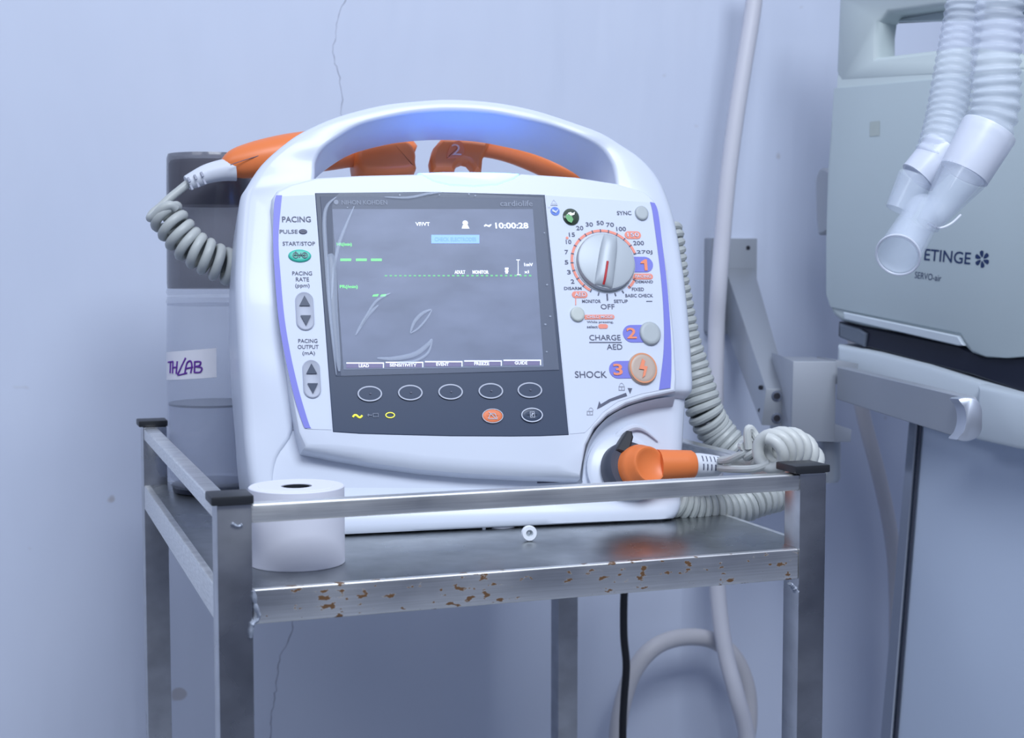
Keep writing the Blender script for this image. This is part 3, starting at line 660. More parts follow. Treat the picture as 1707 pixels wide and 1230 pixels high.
# connector recess: arch liner, collar, socket ring
C0 = L(1056, 800, -.02)
def recess(px, dd): return [(*L(x, y, dd), dd) for x, y in px]
m = MB()
ro = [(970, 800), (973, 772), (980, 742), (994, 716), (1016, 694), (1046, 678), (1080, 668), (1105, 663), (1126, 661)]
ri_ = [(985, 800), (988, 780), (996, 755), (1010, 732), (1030, 715), (1058, 704), (1090, 697), (1110, 695), (1128, 694)]
a_ = smooth_path([(*L(x, y, -.004), -.004) for x, y in ro], 4); b_2 = smooth_path([(*L(x, y, -.021), -.021) for x, y in ri_], 4)
mid = [(p*.6+q*.4)+Vector((0, 0, -.009)) for p, q in zip(a_, b_2)]
back = [p+Vector((0, 0, -.012)) for p in a_]
m.loft([a_, mid, b_2], False, False, False); dp(m, 'recess_liner', M['white'], ang=70)
# inner pocket shell: a scooped cup whose peak lies at right
cup = [(1010, 796), (1012, 770), (1020, 742), (1036, 722), (1056, 712), (1075, 717), (1097, 735)]
m = MB(); a_ = smooth_path([(*L(x, y, -.017), -.017) for x, y in cup], 4)
m.tube(a_, [.0035*min(1, (len(a_)-i)/10+.1) for i in range(len(a_))], 10); dp(m, 'socket_rim', M['white'])
def disc_ax(name, cx, cy, dd, r0, r1, h, m1, tilt=(0, 0)):
    c0 = L(cx, cy, dd); k = MB(); ax_ = Vector((tilt[0], tilt[1], 1)).normalized()
    k.lathe([(.002, -.004), (r0*.9, -.004), (r0, 0), (r0, h*.7), (r1, h), (.002, h)], (c0[0], c0[1], dd), ax_, 40); return dp(k, name, m1, ang=50)
disc_ax('socket_collar', 1036, 786, -.020, .034, .030, .008, M['white'], (.0, .05))
disc_ax('socket_ring', 1042, 786, -.014, .0255, .0235, .014, M['dark'], (.25, .05))
m = MB(); q = [(1023, 752), (1036, 730), (1044, 718), (1052, 719), (1055, 730), (1050, 748), (1040, 757)]
m.prism([L(x, y, .0) for x, y in q], [(.004, .002), (.003, .0006), (.0, 0), (-.010, 0)]); dp(m, 'socket_lever', M['black'])

# ------------------------------------------------------------------ connector plug with coiled cord
plug = empty('paddle_connector', DW(*L(1068, 786, 0), .0), 'orange elbow plug with pale strain relief in the defibrillator front socket', 'plug')
def pw(mb, name, m_, root, **k): o = mb.build(name, m_, None, **k); return wparent(o, root)
m = MB(); c0 = L(1062, 778, 0); ctr = DW(*c0, .010); axn = (dN+dU*.26).normalized()
m.lathe([(.002, -.030), (.0205, -.030), (.0214, -.022), (.0214, -.004), (.0200, .000), (.0178, .0030), (.0172, .0078), (.0158, .0096), (.0135, .0094), (.0120, .0080), (.0005, .0074)], ctr+dU*.004-dN*.002-dV*.002, axn, 44)
pw(m, 'plug_body', M['orange'], plug, ang=50)
m = MB(); a = DW(*L(1093, 778, 0), .005); b = DW(*L(1153, 776, 0), .004)
pth = [a.lerp(b, t) for t in (0, .3, .7, .93, 1)]; m.tube(pth, [.0145, .0140, .0134, .0130, .0115], 24); pw(m, 'plug_neck', M['orange'], plug, ang=50)
m = MB(); c2 = DW(*L(1199, 778, 0), .003); pth = [b.lerp(c2, t) for t in (0, .2, .6, .9, 1)]; m.tube(pth, [.0105, .0108, .0100, .0092, .007], 20); pw(m, 'strain_relief', M['boot'], plug, ang=50)
m = MB(); ax_ = (c2-b).normalized(); up_ = dV; fr_ = dN
for i in range(5):
    for s_ in (-1, 1):
        o_ = b.lerp(c2, .22+i*.15); rr_ = .0104-.0003*i
        q = [o_+up_*(s_*.0012+s_*.0050*t)+fr_*(math.sqrt(max(0, rr_**2-(.0012+.0050*t)**2))+.0001) for t in (0, .33, .66, 1)]
        m.tube(q, .0007, 6)
pw(m, 'relief_slots', M['ink'], plug)
# cord: two leads, front bunch of coil, coil lying behind the rail
def wz(x, y, Y): return atY(x, y, Y)
m = MB()
CY0 = c2.y
m.tube(smooth_path([c2, wz(1200, 768, CY0-.005), wz(1216, 766, .105), wz(1240, 755, .085), wz(1262, 742, .08)], 6), .0034, 10)
m.tube(smooth_path([c2, wz(1200, 780, CY0-.01), wz(1226, 782, .09), wz(1260, 781, .06), wz(1284, 772, .05)], 6), .0034, 10)
m.tube(coil_path([wz(1278, 757, .045), wz(1298, 748, .055), wz(1320, 749, .065), wz(1337, 764, .075), wz(1343, 790, .08)], .0138, 6.2, 22, 1.0), .0051, 12)
m.tube(coil_path([wz(1252, 737, .085), wz(1258, 752, .085), wz(1275, 768, .08)], .0085, 2.6, 20, .5), .0038, 10)
m.tube(smooth_path([wz(1248, 748, .08), wz(1246, 724, .08), wz(1249, 714, .08), wz(1257, 722, .08), wz(1268, 742, .075)], 6), .0036, 10)
lbl(pw(m, 'coiled_cord', M['cordlight'], plug), 'pale coiled cord bunched beside the corner cap')
m = MB()
cy2 = .20
m.tube(coil_path([wz(1120, 832, .17), wz(1150, 843, .175), wz(1190, 848, .18), wz(1225, 846, .185), wz(1262, 832, .19), wz(1300, 822, .2), wz(1318, 815, .2)], lambda t: .0135, 19, 18), .0040, 9)
lbl(pw(m, 'coiled_cord', M['cord'], plug), 'grey coiled cord lying behind the front rail')

# ------------------------------------------------------------------ paddles behind the handle
def padw(x, y, d): return DW(*L(x, y, d), d)
p1 = empty('defibrillator_paddle', padw(560, 285, -.1), 'orange paddle on the left behind the handle, its coiled cord hanging over the jar', 'paddle', 'defibrillator paddles behind the handle')
dpd = -.105
m = MB(); top = smooth_path([padw(x, y, dpd) for x, y in ((376, 284), (386, 277), (402, 271), (440, 264), (490, 256), (540, 251), (590, 248), (630, 252), (668, 255), (688, 262))], 4)
rads = smooth_path([(r_, 0, 0) for r_ in (.008, .0125, .0155, .0185, .0200, .0200, .0180, .0165, .018, .012)], 4)
m.tube(top, [r_.x for r_ in rads], 28); 
pw(m, 'paddle_grip', M['orange'], p1, ang=60)
m = MB(); q = smooth_path([padw(x, y, dpd+.017) for x, y in ((384, 275), (395, 271), (420, 263), (460, 251), (505, 240))], 5); m.tube(q, .0004, 6); pw(m, 'grip_seam', M['ink'], p1)
m = MB(); m.prism(rnd([L(*p, -.09) for p in ((592, 262), (600, 240), (640, 231), (672, 233), (690, 250), (692, 270), (686, 288), (610, 290))], 4), [(-.082, .006), (-.085, .002), (-.09, 0), (-.125, 0)], DW)
pw(m, 'paddle_head', M['orange'], p1, ang=50)
m = MB(); q = smooth_path([padw(x, y, dpd) for x, y in ((392, 282), (370, 284), (345, 290), (325, 299), (312, 305))], 5)
n_ = len(q); m.tube(q, [.0115-.0045*i/(n_-1) for i in range(n_)], 18); pw(m, 'strain_relief', M['boot'], p1)
m = MB()
for i in range(3):
    for j, (dx, dy) in enumerate(((0, 0), (5, 13))):
        x, y = 315+i*11+dx*.9, 300-i*4.2+dy-(i*.3)
        a = padw(x-2, y-4, dpd+.0095-.0010*i*0); b = padw(x+1.5, y+3.5, dpd+.0095); m.tube([a, b], .0012, 6)
pw(m, 'relief_slots', M['greyink'], p1)
m = MB(); m.tube(smooth_path([padw(x, y, dpd) for x, y in ((314, 305), (298, 318), (282, 331), (266, 346), (255, 355), (250, 363))], 5), .0040, 12)
Zc = [padw(x, y, d_) for x, y, d_ in ((272, 352, -.105), (290, 378, -.105), (315, 408, -.108), (345, 428, -.11), (375, 443, -.115), (410, 450, -.125), (450, 450, -.15))]
m.tube(smooth_path([padw(250, 363, -.104), padw(256, 362, -.098), padw(270, 348, -.09), padw(284, 342, -.088), padw(292, 348, -.092)], 5), .0042, 12)
m.tube(coil_path(Zc, .0135, 13, 20, 2.2), .0046, 12)
pw(m, 'coiled_cord', M['cord'], p1)

p2 = empty('defibrillator_paddle', padw(850, 285, -.1), 'orange paddle numbered 2 seen through the middle of the carry handle', 'paddle', 'defibrillator paddles behind the handle')
m = MB()
# head with notch; outline runs up behind the handle
hp = [(716, 270), (721, 250), (735, 234), (760, 222), (800, 218), (818, 222), (812, 250), (803, 268), (801, 290), (788, 290), (785, 280), (779, 273), (771, 271), (763, 274), (758, 281), (756, 290), (719, 290)]
m.prism([L(*p, -.09) for p in hp], [(-.082, .004), (-.084, .0015), (-.087, 0), (-.098, 0)], DW)
pw(m, 'paddle_head', M['orange'], p2, ang=35)
m = MB(); gp = smooth_path([padw(x, y, dpd) for x, y in ((795, 240), (825, 243), (860, 252), (900, 268), (930, 283), (965, 300), (990, 312))], 5); n_ = len(gp)
m.tube(gp, [.0125+.0015*math.sin(math.pi*i/n_) for i in range(n_)], 24); pw(m, 'paddle_grip', M['orange'], p2)
m = MB(); m.prism(rnd([L(*p, -.08) for p in ((744, 262), (750, 242), (764, 231), (773, 238), (776, 252), (768, 261), (755, 264))], 4), [(-.080, .003), (-.081, .001), (-.084, 0)], DW)
nb = pw(m, 'charge_button', M['orange2'], p2)
m = MB(); a = L(754, 258, -.079); b = L(768, 240, -.079)
put_text(m, '2', a[0], b[0], a[1], b[1], -.0793, DW, .0); pw(m, 'number', mat('pale_number', (.80, .50, .40), .5), p2)
# right paddle cord running down behind the machine
m = MB()
rc = [(1119, 376, .30), (1124, 395, .29), (1129, 440, .285), (1136, 500, .28), (1143, 560, .275), (1154, 606, .27), (1164, 645, .265), (1176, 688, .26), (1194, 720, .26), (1222, 752, .25)]
m.tube(coil_path([wz(x, y, Y) for x, y, Y in rc], lambda t: .0062+.0085*min(1, max(0, (t-.25)/.5)), 31, 18), .0042, 9)
lbl(pw(m, 'coiled_cord', M['cord'], p2), 'grey coiled cord down the right side of the machine')

# ------------------------------------------------------------------ paper roll, ring, jar
rc_ = Vector((.0725, .083, ZS)); RR = .0365
ro_ = empty('paper_roll', rc_, 'white roll of recorder paper standing behind the front rail at the left corner', 'paper roll')
m = MB(); m.lathe([(.0115, .0), (RR-.0005, .0), (RR, .0006), (RR, .0588), (RR-.0008, .0595), (RR*.8, .0594), (RR*.79, .0597), (RR*.5, .0596), (.0118, .0594), (.0115, .058)], (0, 0, 0), (0, 0, 1), 64, False)
o_ = m.build('roll_body', M['paper'], ro_)
m = MB(); m.lathe([(.0115, .0005), (.0115, .059), (.0100, .059), (.0100, .0005)], (0, 0, 0), (0, 0, 1), 40, False); lbl(m.build('roll_core', M['black'], ro_), 'dark hollow core')
m = MB(); m.lathe([(.0098, .003), (.0098, .055)], (0, 0, 0), (0, 0, 1), 30); m.build('core_shade_fill', M['black'], ro_)  # black cylinder stands in for the shade inside the hollow core
# loose paper end
q = [(RR+.0004+(.0012*max(0, (i-30)/10)), R(20+i*1.5)) for i in range(41)]
m = MB(); vs_ = [Vector((r_*math.cos(a), r_*math.sin(a), z)) for r_, a in q for z in (.0006, .0588)]
m.add(vs_, [(2*i, 2*i+1, 2*i+3, 2*i+2) for i in range(40)]); m.build('loose_end', M['paper'], ro_)

rp = at(882, 902, (0, 0, 1), ZS)
rg = empty('plastic_ring', rp, 'small white plastic ring upright on the shelf in front of the defibrillator', 'ring')
m = MB(); m.lathe([(.0030, -.0025), (.0058, -.0025), (.0066, -.0012), (.0066, .0012), (.0058, .0025), (.0030, .0025), (.0026, 0), (.0030, -.0025)], (0, 0, .0066), Vector((-.15, -1, .1)), 28, False); m.build('rim', M['nylon'], rg)
m = MB(); m.lathe([(.0016, -.0030), (.0028, -.0030), (.0030, 0), (.0016, 0), (.0016, -.0030)], (0, 0, .0066), Vector((-.15, -1, .1)), 20, False); m.build('hub', M['greyb'], rg)

JX, JY, JR = .0645, .468, .0455
jar = empty('plastic_jar', (JX, JY, ZS), 'tall clear plastic jar with smoked cap and handwritten purple tape label, behind the defibrillator', 'jar')
Zl = lambda x, y: at(x, y, (0, 1, 0), JY-JR).z-ZS
z_cap0, z_cap1 = Zl(345, 487), Zl(345, 252)
m = MB(); rc2 = JR*.955
m.lathe([(rc2, z_cap0+.003), (rc2*1.01, z_cap0+.008), (rc2*.985, z_cap1*.75+z_cap0*.25), (rc2*.97, z_cap1-.004), (rc2*.94, z_cap1), (.001, z_cap1)], (0, 0, 0), (0, 0, 1), 56, False); lbl(m.build('cap', M['smoke'], jar), 'smoked grey cap')
m = MB(); zi0, zi1 = Zl(345, 340), Zl(345, 268)
m.lathe([(rc2*.93, zi0), (rc2*.93, zi1), (rc2*.88, zi1+.003)], (0, 0, 0), (0, 0, 1), 40); lbl(m.build('inner_collar', M['gap'], jar), 'black insert inside the cap')
m = MB(); m.lathe([(JR*.96, z_cap0-.004), (JR*.985, z_cap0-.001), (JR*.97, z_cap0+.003)], (0, 0, 0), (0, 0, 1), 56, False); m.lathe([(JR*.97, z_cap0-.014), (JR*.99, z_cap0-.010), (JR*.96, z_cap0-.005)], (0, 0, 0), (0, 0, 1), 56, False); m.build('thread', M['clear'], jar)
m = MB(); m.lathe([(JR*.9, .0045), (JR, .010), (JR, z_cap0*.7), (JR*.97, z_cap0-.012)], (0, 0, 0), (0, 0, 1), 56, False); m.build('jar_wall', M['clear'], jar)
zd = Zl(345, 681)
m = MB(); m.lathe([(JR*.9, .012), (JR*.965, .016), (JR*.965, zd)], (0, 0, 0), (0, 0, 1), 48); lbl(m.build('fluid', M['fluidb'], jar), 'clear lower fill')
m = MB(); m.lathe([(JR*.97, zd), (JR*.97, zd+.0022)], (0, 0, 0), (0, 0, 1), 48); lbl(m.build('level_disc', M['fluid'], jar), 'dark disc inside the jar')
m = MB(); m.lathe([(JR*.80, 0), (JR*.9, .001), (JR*.93, .008), (JR*.8, .010)], (0, 0, 0), (0, 0, 1), 48); m.build('base', M['gap'], jar)
# tape label, curved round the jar
def jarang(x): 
    p = at(x, 610, (0, 1, 0), JY-JR); r_ = (p-CAM); a = Vector((CAM.x-JX, CAM.y-JY)); dr = Vector((r_.x, r_.y)); A_ = dr.dot(dr); B_q = 2*a.dot(dr); C_ = a.dot(a)-(JR+.0006)**2
    disc_ = max(0, B_q*B_q-4*A_*C_); t = (-B_q-math.sqrt(disc_))/(2*A_); q = a+dr*t; return math.atan2(q.y, q.x)
jz = lambda y: Zl(345, y)
a0, a1 = jarang(283)-.25, jarang(361)
def jfn(ang, z, d_=0): return Vector(((JR+.0006+d_)*math.cos(ang), (JR+.0006+d_)*math.sin(ang), z))
m = MB(); vs_ = []; K = 24
for i in range(K+1):
    t = i/K; an = a0+(a1-a0)*t; zt = jz(590)*(1-t)+jz(580)*t; zb = jz(637)*(1-t)+jz(629)*t; vs_ += [jfn(an, zt), jfn(an, zb)]
m.add(vs_, [(2*i, 2*i+1, 2*i+3, 2*i+2) for i in range(K)]); lab = m.build('tape_label', M['tape'], jar)
m = MB()
def stroke(pts, w=.0009):
    q = smooth_path([jfn(jarang(x), jz(y), .0003) for x, y in pts], 5); m.tube(q, w, 6)
for s_ in [((281, 606), (289, 604)), ((285, 605), (284, 624)), ((289, 604), (288, 624)), ((296, 603), (294, 624)), ((289, 614), (296, 613)), ((310, 597), (300, 618), (297, 626), (312, 622)),
           ((308, 624), (312, 606), (318, 602), (320, 610), (318, 622)), ((309, 615), (322, 612)), ((325, 603), (324, 621)), ((324, 603), (334, 603), (333, 609), (325, 611)), ((325, 611), (336, 613), (334, 620), (324, 621))]: stroke(s_)
m.build('marker_writing', M['marker'], jar)

# ------------------------------------------------------------------ wall bracket with arm
br = empty('wall_arm', atY(1220, 475, YW-.005), 'grey aluminium wall bracket with diagonal strut and flat rounded arm right of the trolley', 'bracket')
m = MB(); a = atY(1181, 397, YW-.008); b = atY(1258, 556, YW-.008)
m.box((a.x, YW-.012, b.z), (b.x, YW, a.z)); m.box((a.x-.002, YW-.02, b.z+.004), (a.x+.006, YW, a.z)); pw(m, 'wall_plate', M['alup'], br, bevel=.0008)
m = MB(); pc = atY(1247, 413, YW-.012); m.lathe([(.003, 0), (.0028, .001)], pc, (0, -1, 0), 14); pw(m, 'screw', M['hole'], br)
m = MB(); zN = 1.74
near = [atZ(1277, 648, zN), atZ(1314, 648, zN), atZ(1312, 711, zN), atZ(1269, 709, zN)]
far = [atY(1209, 447, YW-.013), atY(1257, 447, YW-.013), atY(1257, 520, YW-.013), atY(1209, 548, YW-.013)]
m.hexa(near+far); pw(m, 'strut', M['alu'], br, bevel=.0015)
for y in (660, 697):
    c_ = atZ(1295, y, zN)-CW*.0003; m = MB(); m.lathe([(.0068, -.0002), (.0068, .0006), (.0045, .0008)], c_, -CW, 24); o_ = pw(m, 'bolt', M['chrome'], br)
    m = MB(); m.lathe([(.0042, 0), (.0040, .0016)], c_-CW*.0002, -CW, 16); pw(m, 'bolt_socket', M['hole'], br)
for x, y in ((1267.5, 646), (1267, 684)):
    m = MB(); c_ = atZ(x, y, zN+.012); m.lathe([(.0028, -.003), (.0028, .0006)], c_, (-1, -.5, 0), 12); pw(m, 'bolt_socket', M['hole'], br)
# block
zB = 1.70
f0 = [atZ(1322, 602, zB), atZ(1394, 602, zB), atZ(1392, 737, zB), atZ(1319, 735, zB)]
dpt = Vector((.02, .085, 0))
m = MB(); m.hexa(f0+[p+dpt for p in f0]); pw(m, 'clamp_block', M['alup'], br, bevel=.0012)
f1 = [atZ(1300, 592, zB+.03), atZ(1321, 602, zB+.003), atZ(1319, 735, zB+.003), atZ(1313, 728, zB+.03)]
m = MB(); m.hexa(f1+[p+Vector((.02, .055, 0)) for p in f1]); pw(m, 'clamp_plate', M['alup'], br, bevel=.0008)
f2 = [atZ(1391, 706, zB), atZ(1420, 716, zB-.02), atZ(1418, 737, zB-.02), atZ(1391, 737, zB)]
m = MB(); m.hexa(f2+[p+dpt for p in f2]); pw(m, 'clamp_foot', M['alup'], br, bevel=.001)
f3 = [atZ(1393, 600, zB+.003), atZ(1431, 606, zB+.01), atZ(1430, 640, zB+.01), atZ(1393, 640, zB+.003)]
m = MB(); m.hexa(f3+[p+dpt*.8 for p in f3]); pw(m, 'clamp_top', M['alup'], br, bevel=.001)
m = MB(); c_ = atZ(1381, 738, zB+.03); e_ = atZ(1381, 803, zB+.03)
m.lathe([(.0145, .002), (.0148, -.004), (.0148, -(c_-e_).z+.004), (.0125, -(c_-e_).z)], c_, (0, 0, 1), 30); pw(m, 'clamp_pin', M['alu'], br)
# flat arm with rounded end
A0, A1 = atZ(1395, 638, 1.69), atZ(1612, 700, 1.36)
dx = (A1-A0); dx.z = 0; dirn = dx.normalized(); sid = Vector((dirn.y, -dirn.x, 0))
zT0 = atZ(1395, 611, 1.69).z; zB0 = atZ(1395, 666, 1.69).z; zT1 = atZ(1612, 662, 1.36).z; zB1 = atZ(1612, 734, 1.36).z
Ln = dx.length; out = [(0, zT0), (0, zB0)]; hh = (zT1-zB1)/2; zc = (zT1+zB1)/2
for t in range(-90, 91, 15): out.append((Ln-hh*.55+hh*.55*math.cos(R(t)), zc+hh*math.sin(R(t))))
m = MB(); m.prism(out, [(0, .001), (.001, 0), (.012, 0), (.013, .001)], lambda u, v, d_: Vector((A0.x, A0.y, 0))+dirn*u+Vector((0, 0, v))-sid*0+sid*(d_ if sid.dot(CR) > 0 else -d_))
pw(m, 'arm_bar', M['alup'], br, ang=30)
m = MB(); ec = smooth_path([atZ(x, y, 1.352) for x, y in ((1598, 665), (1614, 662), (1629, 666), (1637, 680), (1638, 700), (1637, 718), (1629, 730), (1612, 736), (1596, 733), (1605, 722), (1610, 706), (1610, 690), (1606, 676))], 3, True)
cm_ = sum(ec, Vector())/len(ec)
m.loft([[p+CW*k+(cm_-p)*q_ for p in ec] for k, q_ in ((0, .06), (.0008, .02), (.002, 0), (.028, 0))]); pw(m, 'arm_end', mat('silver_arm_end', (.56, .60, .68), .36, .7), br, ang=60)

# ------------------------------------------------------------------ ventilator
VD = R(19.77-37)
vdir = Vector((math.sin(VD), math.cos(VD), 0)); vn = Vector((-vdir.y, vdir.x, 0))        # along the side (receding), outward normal
if vn.dot(CAM-atZ(1385, 300, 1.75)) < 0: vn = -vn
vdx = -vdir
V0 = atZ(1385, 300, 1.78)
def VL(x, y, d=0):
    p = at(x, y, vn, vn.dot(V0)+d)-V0; return (p.dot(vdx), p.z)
def VW(u, v, d): return V0+vdx*u+Vector((0, 0, v))+vn*d
ve = empty('ventilator', Vector((VW(.25, 0, -.15).x, VW(.25, 0, -.15).y, 0)), 'grey-green hospital ventilator on a tall column at the right edge', 'ventilator')
body = [(1396, -80), (1396, 0), (1391, 120), (1386, 203), (1378, 285), (1374, 400), (1374, 480), (1377, 505), (1384, 524), (1398, 536), (1430, 544), (1520, 560), (1600, 575), (1616, 590), (1640, 598), (1680, 600), (1780, 590), (1780, 98), (1600, 76), (1568, 81), (1461, 94), (1461, 60), (1464, 37), (1480, 22), (1560, 12), (1780, 0), (1780, -80)]
body = [(1396, -80), (1396, 0), (1391, 120), (1400, 140), (1780, 118), (1780, 98), (1600, 76), (1568, 81), (1461, 94), (1461, 60), (1464, 37), (1480, 22), (1560, 12), (1780, 0), (1780, -80)]
m = MB(); m.prism([VL(*p) for p in body], [(.0, .006), (-.002, .003), (-.006, .0010), (-.012, 0), (-.034, 0), (-.038, .003)], VW)
lower = [(1391, 118), (1386, 203), (1378, 285), (1374, 400), (1374, 480), (1377, 505), (1384, 524), (1398, 536), (1430, 544), (1520, 560), (1600, 575), (1616, 590), (1640, 598), (1680, 600), (1780, 590), (1780, 100), (1600, 112)]
m.prism([VL(*p) for p in lower], [(-.0005, .008), (-.002, .004), (-.006, .0012), (-.012, 0), (-.16, 0), (-.17, .006)], VW)
pw(m, 'head_shell', M['ventlight'], ve, ang=35)
m = MB(); m.prism([VL(*p) for p in ((1710, 120), (1780, 120), (1780, -20), (1710, -20))], [(-.001, .003), (-.006, 0), (-.15, 0)], VW); pw(m, 'handle_post', M['ventlight'], ve)
m = MB(); m.prism([VL(x, y, -.03) for x, y in ((1462, 38), (1475, 30), (1590, 17), (1760, 8), (1760, 24), (1590, 33), (1462, 36))], [(-.030, 0), (-.031, 0), (-.045, 0)], VW); pw(m, 'rear_handle_bar', M['vent'], ve)
face = [(1392, 147), (1470, 140), (1556, 132), (1780, 112), (1780, 588), (1680, 597), (1645, 594), (1622, 584), (1604, 556), (1520, 539), (1410, 517), (1386, 512), (1379, 490), (1379, 400), (1382, 290), (1388, 210)]
m = MB(); m.prism([VL(*p) for p in face], [(.0030, .002), (.0024, .0004), (.0, 0), (-.004, 0)], VW); pw(m, 'side_panel', M['vent'], ve, ang=30)
m = MB(); m.prism([VL(*p, .002) for p in ((1409, 520), (1600, 560), (1610, 576), (1600, 576), (1410, 532))], [(.0062, .0012), (.005, 0), (.0, 0)], VW); pw(m, 'lower_ledge', M['slab'], ve)
m = MB(); m.prism(rnd([VL(*p, -.03) for p in ((1367, 330), (1368, 295), (1380, 280), (1400, 300), (1400, 370), (1375, 392), (1369, 375))], 4), [(-.02, .003), (-.023, 0), (-.06, 0)], VW); pw(m, 'side_knob', M['alu'], ve)
m = MB(); m.prism([VL(*p, -.006) for p in ((1399, 536), (1398, 560), (1440, 577), (1540, 604), (1622, 625), (1700, 652), (1790, 668), (1790, 595), (1640, 596), (1600, 576), (1480, 552))], [(-.004, .002), (-.006, 0), (-.15, 0)], VW); pw(m, 'black_joint', M['gap'], ve)
m = MB(); m.prism([VL(*p, .0) for p in ((1399, 539), (1432, 548), (1444, 556), (1440, 578), (1399, 562))], [(.001, .002), (-.001, 0), (-.02, 0)], VW); pw(m, 'joint_cap', mat('grey_joint_cap', (.12, .145, .19), .5), ve)
m = MB(); m.prism([VL(*p, .0) for p in ((1399, 574), (1466, 587), (1550, 608), (1627, 633), (1700, 653), (1800, 672), (1800, 765), (1707, 749), (1640, 732), (1520, 690), (1410, 650), (1398, 600))], [(.006, .006), (.004, .002), (.0, 0), (-.16, 0)], VW); pw(m, 'base_shelf', M['slab'], ve, ang=30)
m = MB(); m.prism([VL(*p, .008) for p in ((1640, 640), (1700, 654), (1800, 674), (1800, 763), (1707, 748), (1636, 732))], [(.022, .006), (.020, .002), (.014, 0), (.0, 0)], VW); pw(m, 'front_bumper', M['slab'], ve, ang=30)
zf = lambda x, dd: VL(x, 1230, dd)
m = MB(); m.prism([VL(*p, -.03) for p in ((1537, 690), (1800, 690), (1800, 1800), (1450, 1800), (1493, 1230))], [(-.03, .004), (-.033, 0), (-.14, 0)], VW); pw(m, 'column', M['column'], ve)
m = MB(); m.prism([VL(*p, -.035) for p in ((1521, 690), (1536, 690), (1492, 1230), (1448, 1800), (1425, 1800), (1472, 1230))], [(-.028, .0015), (-.03, 0), (-.10, 0)], VW); pw(m, 'column_edge', M['chrome'], ve)
m = MB(); m.prism([VL(*p, -.028) for p in ((1535, 690), (1538.5, 690), (1495.5, 1230), (1450, 1800), (1447, 1800), (1492, 1230))], [(-.0275, 0), (-.029, 0)], VW); pw(m, 'column_groove', M['dark'], ve)
m = MB(); q0 = VW(*zf(1640, -.03), -.08); m.box((q0.x-.10, q0.y-.2, 0.002), (q0.x+.32, q0.y+.2, .10)); pw(m, 'wheel_base', M['slab'], ve, bevel=.02, seg=3)
def vword(mb, txt, x0, y0, x1, y1, h, bold=.0):
    a = Vector(VL(x0, y0, .0035)); b = Vector(VL(x1, y1, .0035)); du = b-a; ln = du.length; du /= ln
    hh = VL((x0+x1)/2, (y0+y1)/2-h/2, .0035)[1]-VL((x0+x1)/2, (y0+y1)/2+h/2, .0035)[1]
    put_text(mb, txt, 0, ln, -hh/2, hh/2, .0034, lambda u, v, d_: VW(a.x+du.x*u-du.y*v, a.y+du.y*u+du.x*v, d_), bold)
m = MB(); vword(m, 'ETINGE', 1541, 424, 1618, 431, 20, .012)
for k in range(6):
    an = R(90+60*k); c_ = Vector(VL(1637, 432, .0035)); r1, r2 = .0022, .0098
    e1 = Vector((math.cos(an), math.sin(an))); e2 = Vector((-e1.y, e1.x)); rr1 = [c_+e1*(r1+(r2-r1)*t)+e2*w_*.0033 for t, w_ in ((0, .2), (.45, .9), (.8, 1), (1, .3), (.9, -.5), (.4, -.5), (0, -.2))]
    m.add([VW(p.x, p.y, .0034) for p in rr1], [tuple(range(7))])
pw(m, 'brand_lettering', M['logo'], ve)
m = MB(); vword(m, 'SERVO-air', 1525, 458, 1569, 464, 11, .0); pw(m, 'model_lettering', M['logo'], ve)
m = MB(); a = VL(1450, 203, .0035); b = VL(1466, 226, .0035)
m.add([VW(a[0], a[1], .0034), VW(b[0], a[1], .0034), VW(b[0], b[1], .0034), VW(a[0], b[1], .0034)], [(0, 1, 2, 3)]); pw(m, 'glue_mark', mat('glue_mark', (.40, .45, .44), .8), ve)

# ------------------------------------------------------------------ breathing circuit
bc = empty('breathing_circuit', atZ(1530, 380, 1.32), 'clear corrugated breathing hoses joined by a Y connector in front of the ventilator', 'breathing tube')
def corrug(pts, rad, pitch, amp, name):
    c_, Lg = resample(smooth_path(pts, 12), 10); n = int(Lg/pitch*6); c_, Lg = resample(smooth_path(pts, 12), n)
    rr_ = [rad+amp*(.5+.5*math.cos(2*math.pi*i/6)) for i in range(n)]
    mm_ = MB(); mm_.tube(c_, rr_, 36, False); return pw(mm_, name, M['tube'], bc, ang=80)
zt = 1.30
corrug([atZ(1615, -60, zt+.03), atZ(1608, 20, zt+.03), atZ(1592, 110, zt+.02), atZ(1578, 190, zt+.01), atZ(1566, 240, zt), atZ(1556, 262, zt)], .0168, .0078, .0020, 'corrugated_hose')
corrug([atZ(1672, -60, zt-.03), atZ(1666, 20, zt-.03), atZ(1660, 100, zt-.03), atZ(1660, 165, zt-.03), atZ(1652, 205, zt-.03), atZ(1640, 228, zt-.03)], .0195, .0095, .0026, 'corrugated_hose')
def tub(a, b, r0, r1, name, m_, z0=None, z1=None, inner=True):
    pa, pb = atZ(a[0], a[1], z0 or zt), atZ(b[0], b[1], z1 or zt); k = MB(); ax_ = (pb-pa).normalized(); ln = (pb-pa).length
    k.lathe([(r0, 0), (r0*1.02, ln*.05), (r1, ln*.95), (r1*1.0, ln)], pa, ax_, 40, False)
    k.lathe([(r1*.86, ln), (r1*1.0, ln)], pa, ax_, 40, False)
    k.lathe([(r1*.86, ln), (r0*.84, 0)], pa, ax_, 40, False) if inner else None
    return pw(k, name, m_, bc, ang=60)
tub((1575, 248), (1530, 296), .0195, .0175, 'cuff', M['cuff'])
tub((1650, 215), (1607, 290), .0245, .0225, 'cuff', M['cuff'], zt-.03, zt-.03)
tub((1528, 296), (1500, 352), .0165, .0135, 'branch', M['ypiece'])
tub((1607, 288), (1546, 375), .0215, .0110, 'branch', M['ypiece'], zt-.03, zt-.035)
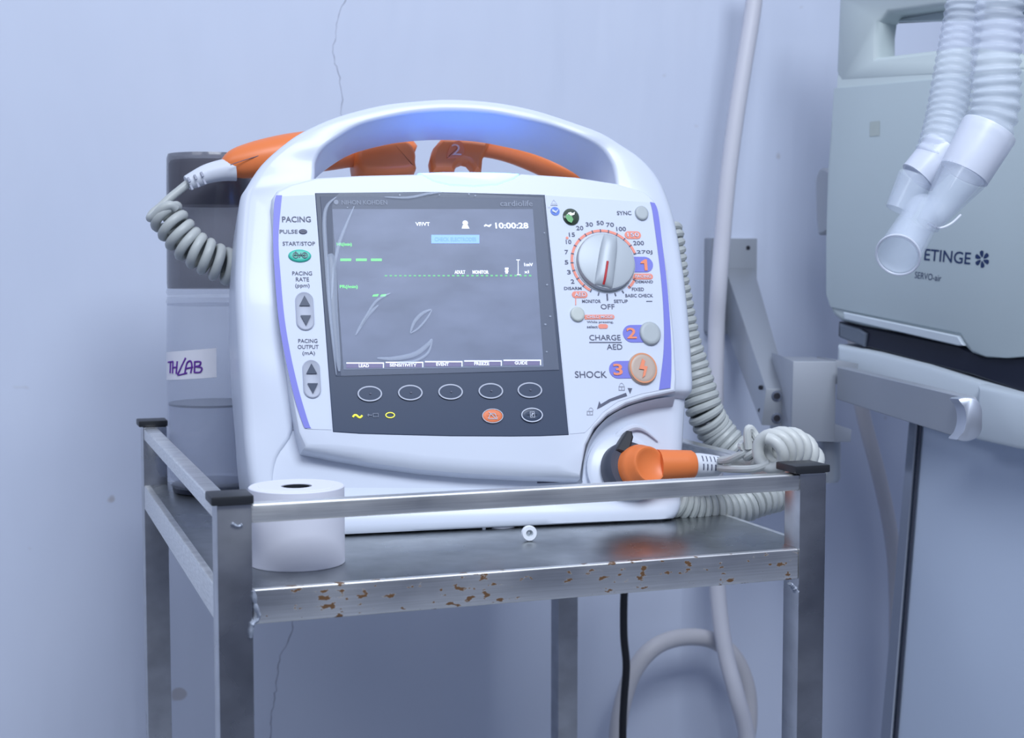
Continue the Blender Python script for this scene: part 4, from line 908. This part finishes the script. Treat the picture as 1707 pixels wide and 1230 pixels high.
tub((1541, 352), (1497, 425), .0165, .0185, 'connector', M['ypiece'], zt-.02, zt-.09)
m = MB(); pa = atZ(1497, 425, zt-.09); ax_ = (pa-atZ(1541, 352, zt-.02)).normalized()
ring_ = [pa+ (ax_.orthogonal().normalized()*math.cos(2*math.pi*i/40)+ax_.cross(ax_.orthogonal().normalized())*math.sin(2*math.pi*i/40))*.0183 for i in range(41)]
m.tube(ring_, .0011, 8); pw(m, 'connector_rim', M['cuff'], bc)
m = MB(); q = smooth_path([atZ(x, y, zt-.04) for x, y in ((1546, 372), (1565, 380), (1585, 373), (1602, 358))], 6); m.tube(q, .0012, 8); pw(m, 'connector_web', M['cuff'], bc)

# ------------------------------------------------------------------ hoses and cable
def hose(name, pts, r, m_, label, cat):
    q = smooth_path(pts, 10); mm_ = MB(); mm_.tube(q, r, 18); o = mm_.build(name, m_); o['label'] = label; o['category'] = cat; return o
hose('hose', [atY(1262, -60, .66), atY(1256, 10, .66), atY(1240, 110, .66), atY(1226, 200, .66), atY(1213, 300, .66), atY(1204, 400, .66), atY(1198, 480, .66), atY(1194, 560, .67), atY(1192, 700, .67), atY(1192, 850, .67), atY(1196, 980, .66), atY(1208, 1080, .64), atY(1228, 1160, .62), atY(1246, 1240, .62), atY(1250, 1400, .62), atY(1240, 1650, .62), atY(1200, 1850, .60)],
     .0108, M['hose'], 'long white hose hanging in front of the wall bracket and down behind the trolley', 'hose')
hose('hose', [atY(1026, 1500, .66), atY(1024, 1320, .66), atY(1028, 1240, .66), atY(1036, 1180, .66), atY(1056, 1120, .66), atY(1092, 1078, .66), atY(1140, 1062, .67), atY(1190, 1068, .68), atY(1226, 1098, .68), atY(1246, 1150, .68), atY(1248, 1210, .68), atY(1236, 1260, .68), atY(1210, 1400, .68), atY(1180, 1700, .66)],
     .0112, M['hosed'], 'pale hose bent in an arch below the trolley shelf', 'hose')
hose('hose', [atY(1424, 560, .70), atY(1430, 640, .70), atY(1441, 700, .70), atY(1462, 780, .70), atY(1480, 860, .70), atY(1491, 940, .70), atY(1494, 1040, .70), atY(1490, 1150, .70), atY(1482, 1300, .70), atY(1470, 1700, .68)],
     .0098, M['hosed'], 'beige hose hanging on the wall beside the ventilator column', 'hose')
hose('power_cable', [atY(1046, 860, .575), atY(1043, 960, .575), atY(1040, 1000, .575), atY(1040, 1060, .575), atY(1044, 1110, .575), atY(1040, 1170, .575), atY(1038, 1240, .575), atY(1040, 1450, .575), atY(1050, 1800, .575)],
     .0047, M['cable'], 'black power cable hanging straight down below the shelf', 'cable')
